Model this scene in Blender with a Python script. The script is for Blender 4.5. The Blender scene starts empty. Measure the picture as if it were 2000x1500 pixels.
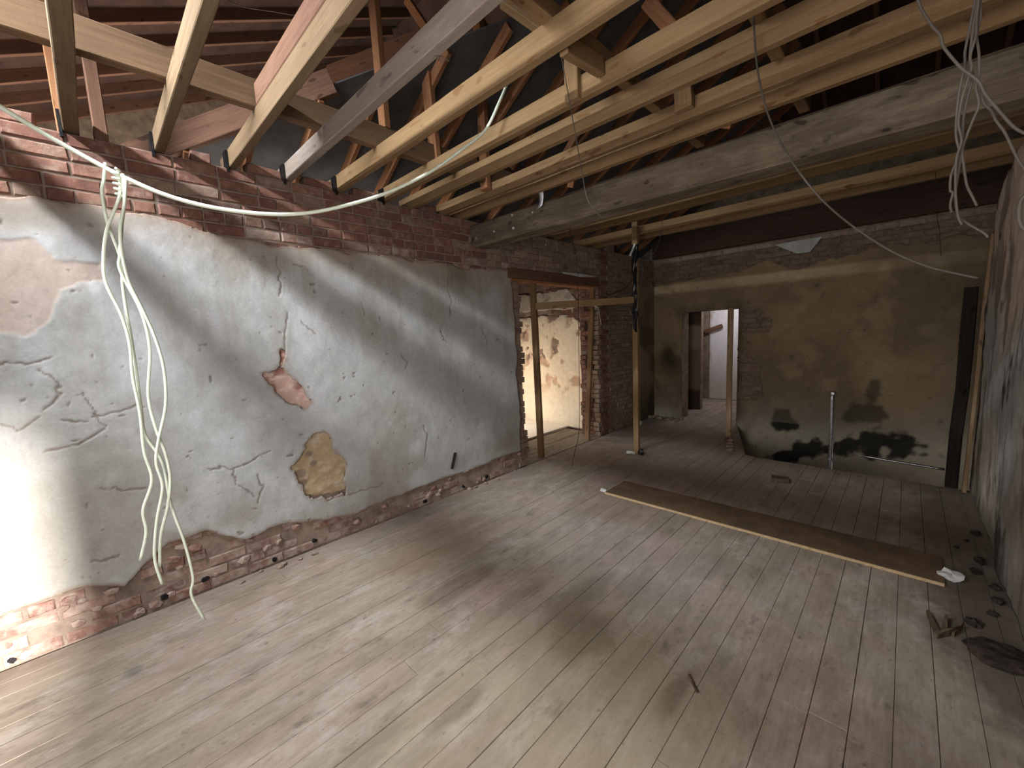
import bpy, bmesh, math, random
import numpy as np
from mathutils import Vector, Matrix

random.seed(7); RNG = np.random.default_rng(7)
S = bpy.context.scene
COL = S.collection

# ------------------------------------------------------------------ camera, sky, sun, daylight, exposure
YAW, PITCH, ROLL, FPX, CAMZ = 0.773109891, 0.122235482, -0.0455394743, 790.853073, 1.68
def cam_axes():
    cy, sy, cp, sp = math.cos(YAW), math.sin(YAW), math.cos(PITCH), math.sin(PITCH)
    f = np.array([-sy*cp, cy*cp, -sp]); r = np.array([cy, sy, 0.0]); u = np.cross(r, f)
    cr, sr = math.cos(ROLL), math.sin(ROLL)
    return cr*r + sr*u, -sr*r + cr*u, f
RX, UP, FW = cam_axes()
CAMP = np.array([0.0, 0.0, CAMZ])
cam = bpy.data.cameras.new('camera'); cam_o = bpy.data.objects.new('camera', cam); COL.objects.link(cam_o)
cam.sensor_fit = 'HORIZONTAL'; cam.sensor_width = 36.0; cam.lens = FPX/2000*36.0; cam.clip_start = 0.02; cam.clip_end = 200
M = Matrix.Identity(4)
for i in range(3):
    M[i][0], M[i][1], M[i][2], M[i][3] = RX[i], UP[i], -FW[i], CAMP[i]
cam_o.matrix_world = M
S.camera = cam_o

S.view_settings.view_transform = 'Standard'; S.view_settings.look = 'None'
S.view_settings.gamma = 1.0; S.view_settings.use_curve_mapping = False
S.view_settings.exposure = -0.1

W = bpy.data.worlds.new('sky'); S.world = W; W.use_nodes = True
bg = W.node_tree.nodes['Background']; bg.inputs[0].default_value = (0.62, 0.74, 0.95, 1); bg.inputs[1].default_value = 0.6

def area(name, loc, direction, sx, sy, power, color, spread=180):
    l = bpy.data.lights.new(name, 'AREA'); l.shape = 'RECTANGLE'; l.size = sx; l.size_y = sy
    l.energy = power; l.color = color; l.spread = math.radians(spread)
    o = bpy.data.objects.new(name, l); COL.objects.link(o)
    z = -Vector(direction).normalized(); x = Vector((0, 0, 1)).cross(z)
    x = x.normalized() if x.length > 1e-4 else Vector((1, 0, 0)); y = z.cross(x)      # size runs level, size_y runs up the opening
    m = Matrix((x, y, z)).transposed().to_4x4(); m.translation = loc; o.matrix_world = m
    return o
sun = bpy.data.lights.new('sun', 'SUN'); sun.energy = 18.0; sun.angle = math.radians(5.0); sun.color = (1.0, 0.98, 0.97)
sun_o = bpy.data.objects.new('sun', sun); COL.objects.link(sun_o)
sun_o.rotation_euler = Vector((-1.0, 0.03, -0.27)).to_track_quat('-Z', 'Y').to_euler()
# daylight through the gable slot above the joists, the window behind the camera, the side room window, the rear passage; rear and stair fills are added
area('gable_daylight', (-2.45, -0.93, 3.66), (-0.12, 1.0, -0.95), 1.7, 0.05, 102, (0.86, 0.93, 1.0), 102)
area('window_daylight', (0.80, -0.62, 1.70), (-1, 0.25, -0.10), 0.62, 1.6, 24, (0.86, 0.93, 1.0))
area('rear_fill', (-0.5, -1.00, 1.65), (0.05, 1, -0.12), 1.4, 1.5, 84, (0.96, 0.95, 0.96))  # added ambient fill from behind the camera, not a known window
area('side_room_daylight', (-5.35, 4.55, 0.75), (0.75, 1.0, -0.25), 0.7, 0.9, 26, (1.0, 0.88, 0.74))
area('next_room_daylight', (-5.7, 0.9, 1.5), (0.25, 0.1, 1.0), 1.2, 1.8, 190, (1.0, 0.90, 0.80))
area('stair_fill', (1.6, 6.5, -0.9), (-0.9, 0.45, 0.35), 0.5, 1.0, 7, (1.0, 0.96, 0.9))  # added soft fill lifting the wall below floor level, source unseen
area('passage_daylight', (-2.3, 8.9, 2.6), (0.0, 0.3, -1.0), 0.8, 0.3, 22, (0.95, 0.93, 1.0))

# ------------------------------------------------------------------ picture ray onto a true plane
def ray(x, y): return RX*((x-1000)/FPX) - UP*((y-750)/FPX) + FW
def onx(x, y, X): d = ray(x, y); return CAMP + d*(X/d[0])
def ony(x, y, Y): d = ray(x, y); return CAMP + d*(Y/d[1])
def onz(x, y, Z): d = ray(x, y); return CAMP + d*((Z-CAMZ)/d[2])
def onplane(x, y, p, n):
    d = ray(x, y); n = np.array(n, float); return CAMP + d*(np.dot(np.array(p, float)-CAMP, n)/np.dot(d, n))

# ------------------------------------------------------------------ object helpers
def link(name, me, mat=None, parent=None):
    o = bpy.data.objects.new(name, me); COL.objects.link(o)
    if mat is not None and len(me.materials) == 0: me.materials.append(mat)
    if parent is not None: o.parent = parent; o.matrix_parent_inverse = parent.matrix_world.inverted() if False else Matrix.Identity(4)
    return o
def tag(o, label, cat, group=None, kind=None):
    o['label'] = label; o['category'] = cat
    if group: o['group'] = group
    if kind: o['kind'] = kind
    return o
def struct(o): o['kind'] = 'structure'; return o
def empty(name, loc):
    o = bpy.data.objects.new(name, None); COL.objects.link(o); o.location = loc; o.empty_display_size = .1; return o
def mesh(verts, faces, name='m', smooth=False):
    me = bpy.data.meshes.new(name); me.from_pydata([tuple(map(float, v)) for v in verts], [], [tuple(f) for f in faces]); me.update()
    if smooth: me.polygons.foreach_set('use_smooth', [True]*len(me.polygons))
    return me
def box_data(x0, y0, z0, x1, y1, z1):
    v = [(x0,y0,z0),(x1,y0,z0),(x1,y1,z0),(x0,y1,z0),(x0,y0,z1),(x1,y0,z1),(x1,y1,z1),(x0,y1,z1)]
    f = [(0,3,2,1),(4,5,6,7),(0,1,5,4),(1,2,6,5),(2,3,7,6),(3,0,4,7)]
    return v, f
def boxes_mesh(bs, name='m'):
    V, F = [], []
    for b in bs:
        v, f = box_data(*b); n = len(V); V += v; F += [tuple(i+n for i in q) for q in f]
    return mesh(V, F, name)
def beam_mesh(L, w, h, ch=0.004, seg=1, wob=0.0, seed=0, name='timber'):
    """timber along local X from 0 to L, centred in Y and Z, chamfered arrises, optional gentle wander"""
    r = random.Random(seed)
    prof = [(-w/2+ch,-h/2),(w/2-ch,-h/2),(w/2,-h/2+ch),(w/2,h/2-ch),(w/2-ch,h/2),(-w/2+ch,h/2),(-w/2,h/2-ch),(-w/2,-h/2+ch)]
    V, F = [], []
    for i in range(seg+1):
        dy = r.uniform(-wob, wob) if 0 < i < seg else 0; dz = r.uniform(-wob, wob) if 0 < i < seg else 0
        for (a, b) in prof:
            V.append((L*i/seg, a+dy+r.uniform(-wob, wob)*.5, b+dz+r.uniform(-wob, wob)*.5))
    for i in range(seg):
        for k in range(8):
            a = i*8+k; b = i*8+(k+1) % 8; F.append((a, b, b+8, a+8))
    F.append(tuple(range(7, -1, -1))); F.append(tuple(range(seg*8, seg*8+8)))
    return mesh(V, F, name)
def frame_to(p0, p1, up=(0, 0, 1)):
    p0 = Vector(p0); p1 = Vector(p1); x = (p1-p0).normalized(); u = Vector(up)
    if abs(x.dot(u)) > .98: u = Vector((1, 0, 0)) if abs(x.x) < .9 else Vector((0, 1, 0))
    y = u.cross(x).normalized(); z = x.cross(y)
    m = Matrix((x, y, z)).transposed().to_4x4(); m.translation = p0
    return m, (p1-p0).length
def timber(name, p0, p1, w, h, mat, parent=None, up=(0, 0, 1), ch=0.004, seg=1, wob=0.0, seed=0):
    m, L = frame_to(p0, p1, up)
    o = link(name, beam_mesh(L, w, h, ch, seg, wob, seed or random.randrange(9999)), mat, parent)
    o.matrix_world = m if parent is None else m
    if parent is not None:
        o.matrix_basis = parent.matrix_basis.inverted() @ m
    return o
def smooth_path(pts, n=6):
    P = [np.array(p, float) for p in pts]
    if len(P) < 3: return P
    Q = [2*P[0]-P[1]] + P + [2*P[-1]-P[-2]]; out = []
    for i in range(1, len(Q)-2):
        p0, p1, p2, p3 = Q[i-1], Q[i], Q[i+1], Q[i+2]
        for k in range(n):
            t = k/n
            out.append(.5*((2*p1)+(-p0+p2)*t+(2*p0-5*p1+4*p2-p3)*t*t+(-p0+3*p1-3*p2+p3)*t**3))
    out.append(P[-1]); return out
def tube_data(pts, r, ns=6, flat=1.0):
    V, F = [], []
    prev = None
    for i, p in enumerate(pts):
        t = pts[min(i+1, len(pts)-1)]-pts[max(i-1, 0)]; t = t/(np.linalg.norm(t)+1e-9)
        if prev is None:
            a = np.cross(t, [0.3, 0.5, 0.81]); a /= np.linalg.norm(a)
        else:
            a = prev - t*np.dot(prev, t); a /= np.linalg.norm(a)+1e-9
        prev = a; b = np.cross(t, a)
        for k in range(ns):
            th = 2*math.pi*k/ns; V.append(p + a*math.cos(th)*r + b*math.sin(th)*r*flat)
    for i in range(len(pts)-1):
        for k in range(ns):
            F.append((i*ns+k, i*ns+(k+1) % ns, (i+1)*ns+(k+1) % ns, (i+1)*ns+k))
    F.append(tuple(range(ns-1, -1, -1))); F.append(tuple(range((len(pts)-1)*ns, len(pts)*ns)))
    return V, F
def tube(name, pts, r, mat, parent=None, ns=6, flat=1.0, n=6):
    V, F = tube_data(smooth_path(pts, n), r, ns, flat)
    return link(name, mesh(V, F, name, True), mat, parent)

# ------------------------------------------------------------------ numpy noise
def _hash(ix, iy, s):
    n = (ix.astype(np.int64)*374761393 + iy.astype(np.int64)*668265263 + s*974711) & 0x7fffffff
    n = ((n ^ (n >> 13))*1274126177) & 0x7fffffff
    return ((n ^ (n >> 16)) & 0xffff)/65535.0
def vnoise(x, y, s=0):
    ix, iy = np.floor(x), np.floor(y); fx, fy = x-ix, y-iy
    fx = fx*fx*(3-2*fx); fy = fy*fy*(3-2*fy)
    a, b, c, d = _hash(ix, iy, s), _hash(ix+1, iy, s), _hash(ix, iy+1, s), _hash(ix+1, iy+1, s)
    return (a*(1-fx)+b*fx)*(1-fy)+(c*(1-fx)+d*fx)*fy
def fbm(x, y, o=4, s=0):
    t, a, w = 0, .5, 0
    for k in range(o):
        t = t + a*vnoise(x*2**k, y*2**k, s+k*17); w += a; a *= .5
    return t/w
def worley_edge(x, y, s=0):
    ix, iy = np.floor(x), np.floor(y); d1 = np.full(x.shape, 9.); d2 = np.full(x.shape, 9.)
    for a in (-1, 0, 1):
        for b in (-1, 0, 1):
            cx, cy = ix+a, iy+b
            px = cx+_hash(cx, cy, s+5); py = cy+_hash(cx, cy, s+9)
            d = np.hypot(px-x, py-y); m = d < d1
            d2 = np.where(m, d1, np.minimum(d2, d)); d1 = np.where(m, d, d1)
    return d2-d1
def seg_dist(U, V, pts):
    D = np.full(U.shape, 99.)
    for (a, b) in zip(pts[:-1], pts[1:]):
        ax, ay = a; bx, by = b; dx, dy = bx-ax, by-ay; L = dx*dx+dy*dy+1e-12
        t = np.clip(((U-ax)*dx+(V-ay)*dy)/L, 0, 1)
        D = np.minimum(D, np.hypot(U-ax-t*dx, V-ay-t*dy))
    return D
def poly_sdf(U, V, pts):
    """signed distance, positive inside"""
    D = seg_dist(U, V, list(pts)+[pts[0]]); ins = np.zeros(U.shape, bool); n = len(pts)
    for i in range(n):
        x0, y0 = pts[i]; x1, y1 = pts[(i+1) % n]
        if y0 == y1: continue
        c = ((y0 > V) != (y1 > V)) & (U < (x1-x0)*(V-y0)/(y1-y0)+x0); ins ^= c
    return np.where(ins, D, -D)
def smoothstep(a, b, x): t = np.clip((x-a)/(b-a), 0, 1); return t*t*(3-2*t)
def mix(c, d, t): return c*(1-t[..., None]) + np.array(d)*t[..., None]

def relief(name, origin, ud, vd, nd, ext, cell, fn, mat, parent=None, depth=.03):
    """coat of plaster as a real relief: fn(U,V) -> mask(+ inside, metres), height, colour. Edge snapped to the mask and turned back."""
    u0, u1, v0, v1 = ext; nu, nv = int(round((u1-u0)/cell)), int(round((v1-v0)/cell))
    U, V = np.meshgrid(np.linspace(u0, u1, nu+1), np.linspace(v0, v1, nv+1), indexing='ij')
    m, h, c = fn(U, V)
    gu, gv = np.gradient(m, (u1-u0)/nu, (v1-v0)/nv); g2 = gu**2+gv**2+1e-6
    near = (np.abs(m) < cell*.9); k = np.where(near, m/g2, 0); lim = cell*.7
    U2 = U-np.clip(k*gu, -lim, lim); V2 = V-np.clip(k*gv, -lim, lim)
    keep = m > -cell*.9*.5
    fk = keep[:-1, :-1] & keep[1:, :-1] & keep[1:, 1:] & keep[:-1, 1:]
    o, ud, vd, nd = map(lambda q: np.array(q, float), (origin, ud, vd, nd))
    P = o + U2[..., None]*ud + V2[..., None]*vd + h[..., None]*nd
    idx = np.arange((nu+1)*(nv+1)).reshape(nu+1, nv+1)
    A, B, Cc, D = idx[:-1, :-1][fk], idx[1:, :-1][fk], idx[1:, 1:][fk], idx[:-1, 1:][fk]
    flip = np.dot(np.cross(ud, vd), nd) < 0
    Q = np.stack([A, D, Cc, B] if flip else [A, B, Cc, D], 1)
    E = np.concatenate([Q[:, [0, 1]], Q[:, [1, 2]], Q[:, [2, 3]], Q[:, [3, 0]]])
    key = E[:, 0].astype(np.int64)*10**7+E[:, 1]; rkey = E[:, 1].astype(np.int64)*10**7+E[:, 0]
    bd = E[~np.isin(key, rkey)]
    P = P.reshape(-1, 3); Cl = c.reshape(-1, 3); N0 = len(P)
    bv = np.unique(bd); mp = np.full(N0, -1); mp[bv] = np.arange(len(bv))+N0
    P = np.concatenate([P, P[bv]-nd*depth]); Cl = np.concatenate([Cl, Cl[bv]*.62])
    SK = np.stack([bd[:, 1], bd[:, 0], mp[bd[:, 0]], mp[bd[:, 1]]], 1)
    Q = np.concatenate([Q, SK]); used = np.unique(Q); rm = np.full(len(P), -1); rm[used] = np.arange(len(used))
    P, Cl, Q = P[used], Cl[used], rm[Q]
    me = bpy.data.meshes.new(name); me.vertices.add(len(P)); me.vertices.foreach_set('co', P.astype(np.float32).ravel())
    me.loops.add(len(Q)*4); me.loops.foreach_set('vertex_index', Q.astype(np.int32).ravel())
    me.polygons.add(len(Q)); me.polygons.foreach_set('loop_start', np.arange(0, len(Q)*4, 4, dtype=np.int32))
    me.polygons.foreach_set('loop_total', np.full(len(Q), 4, np.int32))
    me.update(calc_edges=True); me.polygons.foreach_set('use_smooth', np.ones(len(Q), bool))
    at = me.color_attributes.new('Col', 'FLOAT_COLOR', 'POINT')
    at.data.foreach_set('color', np.concatenate([np.clip(Cl, .004, 1), np.ones((len(Cl), 1))], 1).astype(np.float32).ravel())
    me.validate()
    return link(name, me, mat, parent)

# ------------------------------------------------------------------ materials
def lin(r, g, b):
    f = lambda c: (c/255/12.92) if c/255 <= .04045 else ((c/255+.055)/1.055)**2.4
    return np.array([f(r), f(g), f(b)])
class NT:
    def __init__(s, name, rough=.9, spec=.15):
        s.m = bpy.data.materials.new(name); s.m.use_nodes = True; s.t = s.m.node_tree; s.b = s.t.nodes['Principled BSDF']
        s.b.inputs['Roughness'].default_value = rough; s.b.inputs['Specular IOR Level'].default_value = spec
    def n(s, ty, **kw):
        o = s.t.nodes.new(ty)
        for k, v in kw.items():
            if k in o.inputs.keys() if isinstance(k, str) else False: pass
            setattr(o, k, v)
        return o
    def l(s, a, b): s.t.links.new(a, b)
    def noise(s, vec, scale, detail=4, rough=.6):
        o = s.n('ShaderNodeTexNoise'); o.inputs['Scale'].default_value = scale; o.inputs['Detail'].default_value = detail; o.inputs['Roughness'].default_value = rough
        if vec is not None: s.l(vec, o.inputs['Vector'])
        return o.outputs['Fac']
    def ramp(s, fac, stops):
        o = s.n('ShaderNodeValToRGB'); e = o.color_ramp.elements
        while len(e) < len(stops): e.new(.5)
        for el, (p, c) in zip(e, stops): el.position = p; el.color = (*[float(q) for q in c], 1)
        s.l(fac, o.inputs['Fac']); return o.outputs['Color']
    def math(s, op, a, b=None, clamp=False):
        o = s.n('ShaderNodeMath', operation=op); o.use_clamp = clamp
        for i, v in enumerate((a, b)):
            if v is None: continue
            if isinstance(v, (int, float)): o.inputs[i].default_value = v
            else: s.l(v, o.inputs[i])
        return o.outputs[0]
    def mixc(s, fac, a, b, mode='MIX'):
        o = s.n('ShaderNodeMix', data_type='RGBA', blend_type=mode); o.clamp_factor = True
        for key, v in ((0, fac), (6, a), (7, b)):
            if isinstance(v, (int, float)): o.inputs[key].default_value = v
            elif isinstance(v, (tuple, list, np.ndarray)): o.inputs[key].default_value = (*[float(q) for q in v], 1)
            else: s.l(v, o.inputs[key])
        return o.outputs[2]
    def mapping(s, vec, scale=(1, 1, 1), loc=(0, 0, 0)):
        o = s.n('ShaderNodeMapping'); o.inputs['Scale'].default_value = scale; o.inputs['Location'].default_value = loc
        s.l(vec, o.inputs['Vector']); return o.outputs[0]
    def objvec(s):
        tc = s.n('ShaderNodeTexCoord'); oi = s.n('ShaderNodeObjectInfo'); v = s.n('ShaderNodeVectorMath', operation='ADD')
        sc = s.n('ShaderNodeVectorMath', operation='SCALE'); s.l(oi.outputs['Random'], sc.inputs['Scale']); sc.inputs[0].default_value = (37, 91, 53)
        s.l(tc.outputs['Object'], v.inputs[0]); s.l(sc.outputs[0], v.inputs[1]); s.rand = oi.outputs['Random']; return v.outputs[0]
    def bump(s, h, strength=.4, dist=.01):
        o = s.n('ShaderNodeBump'); o.inputs['Strength'].default_value = strength; o.inputs['Distance'].default_value = dist
        s.l(h, o.inputs['Height']); s.l(o.outputs[0], s.b.inputs['Normal'])
    def color(s, c): s.l(c, s.b.inputs['Base Color'])
def wood(name, a, b, dark, knots=.5, dust=None, dustamt=.0, rough=.85):
    t = NT(name, rough); v = t.objvec()
    g = t.noise(t.mapping(v, (1.2, 26, 26)), 1.6, 5, .65)
    c = t.ramp(g, [(.25, a), (.55, (a+b)/2), (.8, b)])
    f = t.noise(t.mapping(v, (3.5, 90, 90)), 1.4, 4, .7); c = t.mixc(t.ramp(f, [(.48, (0,)*3), (.70, (.42,)*3)]), c, dark)
    sw = t.noise(t.mapping(v, (120, 9, 9)), 1.0, 3, .6); c = t.mixc(t.ramp(sw, [(.55, (0,)*3), (.75, (.22,)*3)]), c, dark)
    k = t.noise(t.mapping(v, (7.5, 19, 19)), 1.0, 1, .3)
    c = t.mixc(t.ramp(k, [(.70, (0, 0, 0)), (.735, (min(1, knots*1.5),)*3)]), c, dark)
    big = t.noise(t.mapping(v, (1.1, 3, 3)), 1.3, 4, .6)
    c = t.mixc(t.ramp(big, [(.35, (.45,)*3), (.62, (0,)*3)]), c, a*.72)
    if dust is not None:
        d = t.noise(t.mapping(v, (2.0, 7, 7)), 1.2, 6, .7)
        c = t.mixc(t.ramp(d, [(.5-dustamt*.45, (1,)*3), (.64-dustamt*.3, (0.15*dustamt,)*3)]), c, dust)
    vr = t.math('MULTIPLY_ADD', t.rand, .3); vr.node.inputs[2].default_value = .85
    c = t.mixc(1.0, c, vr, 'MULTIPLY'); t.color(c); t.bump(g, .25, .004); return t.m
M_pine = wood('pale_pine', lin(124, 98, 68), lin(154, 126, 90), lin(120, 84, 52))
M_dust = wood('dusty_pine', lin(128, 112, 98), lin(154, 138, 124), lin(78, 68, 60), .6, lin(152, 142, 136), .6)
M_tan = wood('tan_pine', lin(122, 96, 66), lin(152, 122, 88), lin(92, 60, 32))
M_pine2 = wood('darkened_pine', lin(104, 84, 62), lin(130, 108, 82), lin(78, 58, 40))  # pine made darker where the gable lamp falls too strongly
M_run = wood('runner_pine', lin(100, 78, 58), lin(126, 100, 76), lin(72, 50, 36))
M_roof = wood('roof_pine', lin(142, 96, 64), lin(176, 126, 90), lin(90, 52, 32))
M_rbrown = wood('brown_rafter', lin(96, 68, 54), lin(126, 94, 74), lin(56, 40, 34))
M_plate = wood('dark_plate', lin(62, 46, 36), lin(84, 64, 50), lin(40, 30, 24))
M_old = wood('old_beam', lin(88, 76, 62), lin(126, 110, 90), lin(44, 37, 31), .7, lin(132, 118, 100), .4)
M_black = wood('charred_timber', lin(34, 30, 27), lin(56, 50, 44), lin(18, 16, 15))
M_grey = wood('grey_lath', lin(150, 122, 92), lin(184, 156, 124), lin(96, 74, 54))
def plainmat(name, col, rough=.8, metal=0, var=.12, scale=12, spec=.2, bump=.0):
    t = NT(name, rough, spec); t.b.inputs['Metallic'].default_value = metal; v = t.objvec()
    n = t.noise(v, scale, 5, .65); col = np.array(col, float)
    t.color(t.ramp(n, [(.3, col*(1-var*2)), (.7, np.clip(col*(1+var*2), 0, 1))]))
    if bump: t.bump(n, bump, .01)
    return t.m
M_mortar = plainmat('lime_mortar', lin(136, 118, 104), .95, 0, .2, 9, .1, .5)
M_mortard = plainmat('dirty_mortar', lin(132, 116, 100), .95, 0, .2, 9, .1, .5)
M_felt = plainmat('roof_felt', lin(86, 84, 84), .7, 0, .2, 3, .3, .3)
M_board = plainmat('roof_board', lin(64, 46, 38), .9, 0, .2, 4)
M_blackwrap = plainmat('black_plastic', lin(16, 16, 18), .35, 0, .2, 30, .5, .4)
M_cable = plainmat('white_cable', lin(218, 222, 200), .5, 0, .05, 20, .35)
M_wire = plainmat('grey_wire', lin(76, 69, 61), .6, 0, .1, 20, .3)
M_foil = plainmat('foil', (.82, .83, .86), .36, .55, .08, 30, .5, .8)
M_metal = plainmat('dull_metal', (.34, .34, .34), .35, 1, .2, 20, .5)
M_paper = plainmat('white_paper', lin(190, 187, 180), .8, 0, .05, 20, .2, .3)
M_slate = plainmat('grey_slate', lin(196, 196, 190), .6, 0, .12, 6, .3)
M_rag = plainmat('dark_rag', lin(52, 43, 37), .95, 0, .3, 20, .05, .6)
M_soot = plainmat('soot', lin(34, 32, 32), .9, 0, .3, 30)
M_white = plainmat('sunlit_patch_white', lin(238, 232, 220), .7, 0, .03, 6)
M_dirtwood = plainmat('rotten_splinter', lin(84, 70, 54), .95, 0, .3, 25, .1, .5)

def brickmat(name, stops, dust, dustamt):
    t = NT(name, .92, .1); v = t.objvec()
    c = t.ramp(t.rand, stops)
    n = t.noise(v, 14, 5, .7); c = t.mixc(t.ramp(n, [(.35, (.55,)*3), (.6, (0,)*3)]), c, lin(78, 58, 50))
    d = t.noise(v, 9, 6, .7); c = t.mixc(t.ramp(d, [(.62-dustamt*.35, (0,)*3), (.74-dustamt*.2, (.85,)*3)]), c, dust)
    t.color(c); t.bump(n, .6, .012); return t.m
RED = [(0, lin(130, 90, 76)), (.3, lin(118, 82, 70)), (.55, lin(140, 102, 86)), (.8, lin(110, 80, 70)), (.93, lin(146, 122, 106)), (1, lin(98, 76, 68))]
M_brick = brickmat('red_brick', RED, lin(150, 126, 110), .3)
M_brickpale = brickmat('limewashed_brick', [(0, lin(150, 118, 104)), (.4, lin(136, 98, 86)), (.7, lin(160, 132, 118)), (1, lin(116, 84, 74))], lin(172, 156, 142), .55)
M_brickdark = brickmat('sooty_brick', [(0, lin(148, 126, 108)), (.4, lin(134, 112, 95)), (.7, lin(158, 136, 116)), (1, lin(116, 98, 84))], lin(146, 130, 112), .45)
def coatmat(name, grain=60, rough=.93, amt=.20):
    t = NT(name, rough, .12); a = t.n('ShaderNodeVertexColor', layer_name='Col') if hasattr(bpy.types, 'ShaderNodeVertexColor') else t.n('ShaderNodeAttribute', attribute_name='Col')
    g = t.n('ShaderNodeNewGeometry'); n = t.noise(g.outputs['Position'], grain, 5, .7); n2 = t.noise(g.outputs['Position'], 7, 6, .7)
    f = t.math('MULTIPLY_ADD', n, amt*2); f.node.inputs[2].default_value = 1-amt
    n3 = t.noise(t.mapping(g.outputs['Position'], (22, 22, 9)), 1.0, 5, .75); n2 = t.math('ADD', t.math('MULTIPLY', n2, .6), t.math('MULTIPLY', n3, .4))
    f2 = t.math('MULTIPLY_ADD', n2, .70); f2.node.inputs[2].default_value = .65
    c = t.mixc(1.0, t.mixc(1.0, a.outputs['Color'], f, 'MULTIPLY'), f2, 'MULTIPLY')
    t.color(c); t.bump(n, .35, .006); return t.m
M_coat = coatmat('old_plaster')

def floormat():
    t = NT('worn_floorboards', .8, .2); v = t.objvec(); g = t.n('ShaderNodeNewGeometry'); P = g.outputs['Position']
    gr = t.noise(t.mapping(v, (22, 1.4, 22)), 1.5, 5, .65)
    c = t.ramp(gr, [(.2, lin(148, 137, 125)), (.5, lin(166, 155, 143)), (.8, lin(182, 171, 160))])
    tint = t.ramp(t.rand, [(0, lin(224, 216, 210)), (.4, lin(236, 228, 220)), (.7, lin(226, 214, 208)), (1, lin(240, 234, 230))])
    c = t.mixc(1.0, c, tint, 'MULTIPLY')
    big = t.noise(P, .9, 5, .62)
    c = t.mixc(t.ramp(big, [(.42, (.5,)*3), (.6, (0,)*3)]), c, lin(158, 146, 124))
    pk = t.noise(t.mapping(P, (1, 1, 1), (7, 3, 0)), 1.4, 4, .6)
    c = t.mixc(t.ramp(pk, [(.5, (0,)*3), (.68, (.45,)*3)]), c, lin(168, 138, 128))
    sm = t.noise(t.mapping(P, (3.2, 1.1, 1), (2, 5, 0)), 1.5, 8, .75)
    c = t.mixc(t.ramp(sm, [(.43, (0,)*3), (.62, (.7,)*3)]), c, lin(118, 104, 90))
    st = t.noise(t.mapping(P, (5, 2.2, 1)), 1.6, 7, .72)
    c = t.mixc(t.ramp(st, [(.57, (0,)*3), (.68, (.6,)*3)]), c, lin(88, 76, 66))
    lt = t.noise(t.mapping(P, (2.4, 1.3, 1), (9, 2, 0)), 2.0, 6, .7); c = t.mixc(t.ramp(lt, [(.52, (0,)*3), (.68, (.32,)*3)]), c, lin(192, 183, 176))
    sp = t.noise(t.mapping(P, (26, 17, 1)), 1.0, 3, .5)
    c = t.mixc(t.ramp(sp, [(.655, (0,)*3), (.76, (.7,)*3)]), c, lin(84, 74, 68))
    fi = t.noise(t.mapping(P, (38, 7, 1), (1, 1, 0)), 1.0, 6, .75)
    c = t.mixc(t.ramp(fi, [(.5, (0,)*3), (.66, (.5,)*3)]), c, lin(120, 106, 92))
    # dirt spots in places of their own, plus wide brown patches on the far floor
    wob = t.noise(P, 5.5, 4, .6)
    for (x, y, rx, ry, amt, col) in FLOOR_MARKS:
        mp = t.n('ShaderNodeMapping', vector_type='POINT'); mp.inputs['Location'].default_value = (-x/rx, -y/ry, 0); mp.inputs['Scale'].default_value = (1/rx, 1/ry, 0)
        t.l(P, mp.inputs['Vector']); amt = amt*.75; ln = t.n('ShaderNodeVectorMath', operation='LENGTH'); t.l(mp.outputs[0], ln.inputs[0])
        d = t.math('SUBTRACT', ln.outputs['Value'], t.math('MULTIPLY', wob, 1.1))
        f = t.ramp(d, [(.12, (amt,)*3), (.62, (0,)*3)])
        c = t.mixc(f, c, lin(*col))
    t.color(c); t.bump(gr, .2, .003); return t.m
FLOOR_MARKS = [(-1.22, 1.70, .16, .22, .8, (86, 76, 60)), (-1.40, 1.95, .12, .35, .6, (96, 84, 66)), (-2.10, 1.55, .10, .32, .7, (96, 80, 66)),
          (-2.62, 1.75, .35, .55, .6, (128, 104, 80)), (-1.38, .96, .05, .2, .75, (92, 78, 70)), (-1.0, 1.2, .7, .9, .4, (146, 132, 106)),
          (-.68, 1.67, .05, .16, .7, (92, 78, 62)), (-.9, 4.6, 1.2, .8, .35, (120, 98, 86)), (-2.2, 5.4, 1.3, 1.6, .55, (122, 100, 84)),
          (.45, 3.1, .28, .8, .85, (58, 50, 42)), (.40, 4.4, .35, 1.4, .7, (84, 70, 60)), (-2.85, -.05, .06, .05, .7, (88, 84, 84)),
          (-1.55, 2.6, .9, .5, .3, (150, 140, 138)), (-.5, .9, .5, .6, .4, (146, 130, 104)), (-3.32, 1.5, .16, 3.5, .4, (112, 96, 84)), (-1.95, 3.3, .5, .35, .5, (120, 98, 78))]
M_floor = floormat()
def chipmat():
    t = NT('worn_chipboard', .85, .15); v = t.objvec(); n = t.noise(v, 120, 3, .6); b = t.noise(v, 5, 5, .65)
    c = t.ramp(n, [(.3, lin(92, 72, 52)), (.7, lin(126, 100, 74))]); c = t.mixc(t.ramp(b, [(.4, (.7,)*3), (.62, (0,)*3)]), c, lin(78, 64, 52)); t.color(c); return t.m
M_chip = chipmat()
M_chipedge = plainmat('pale_chip_edge', lin(176, 148, 112), .9, 0, .12, 60)

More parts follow.
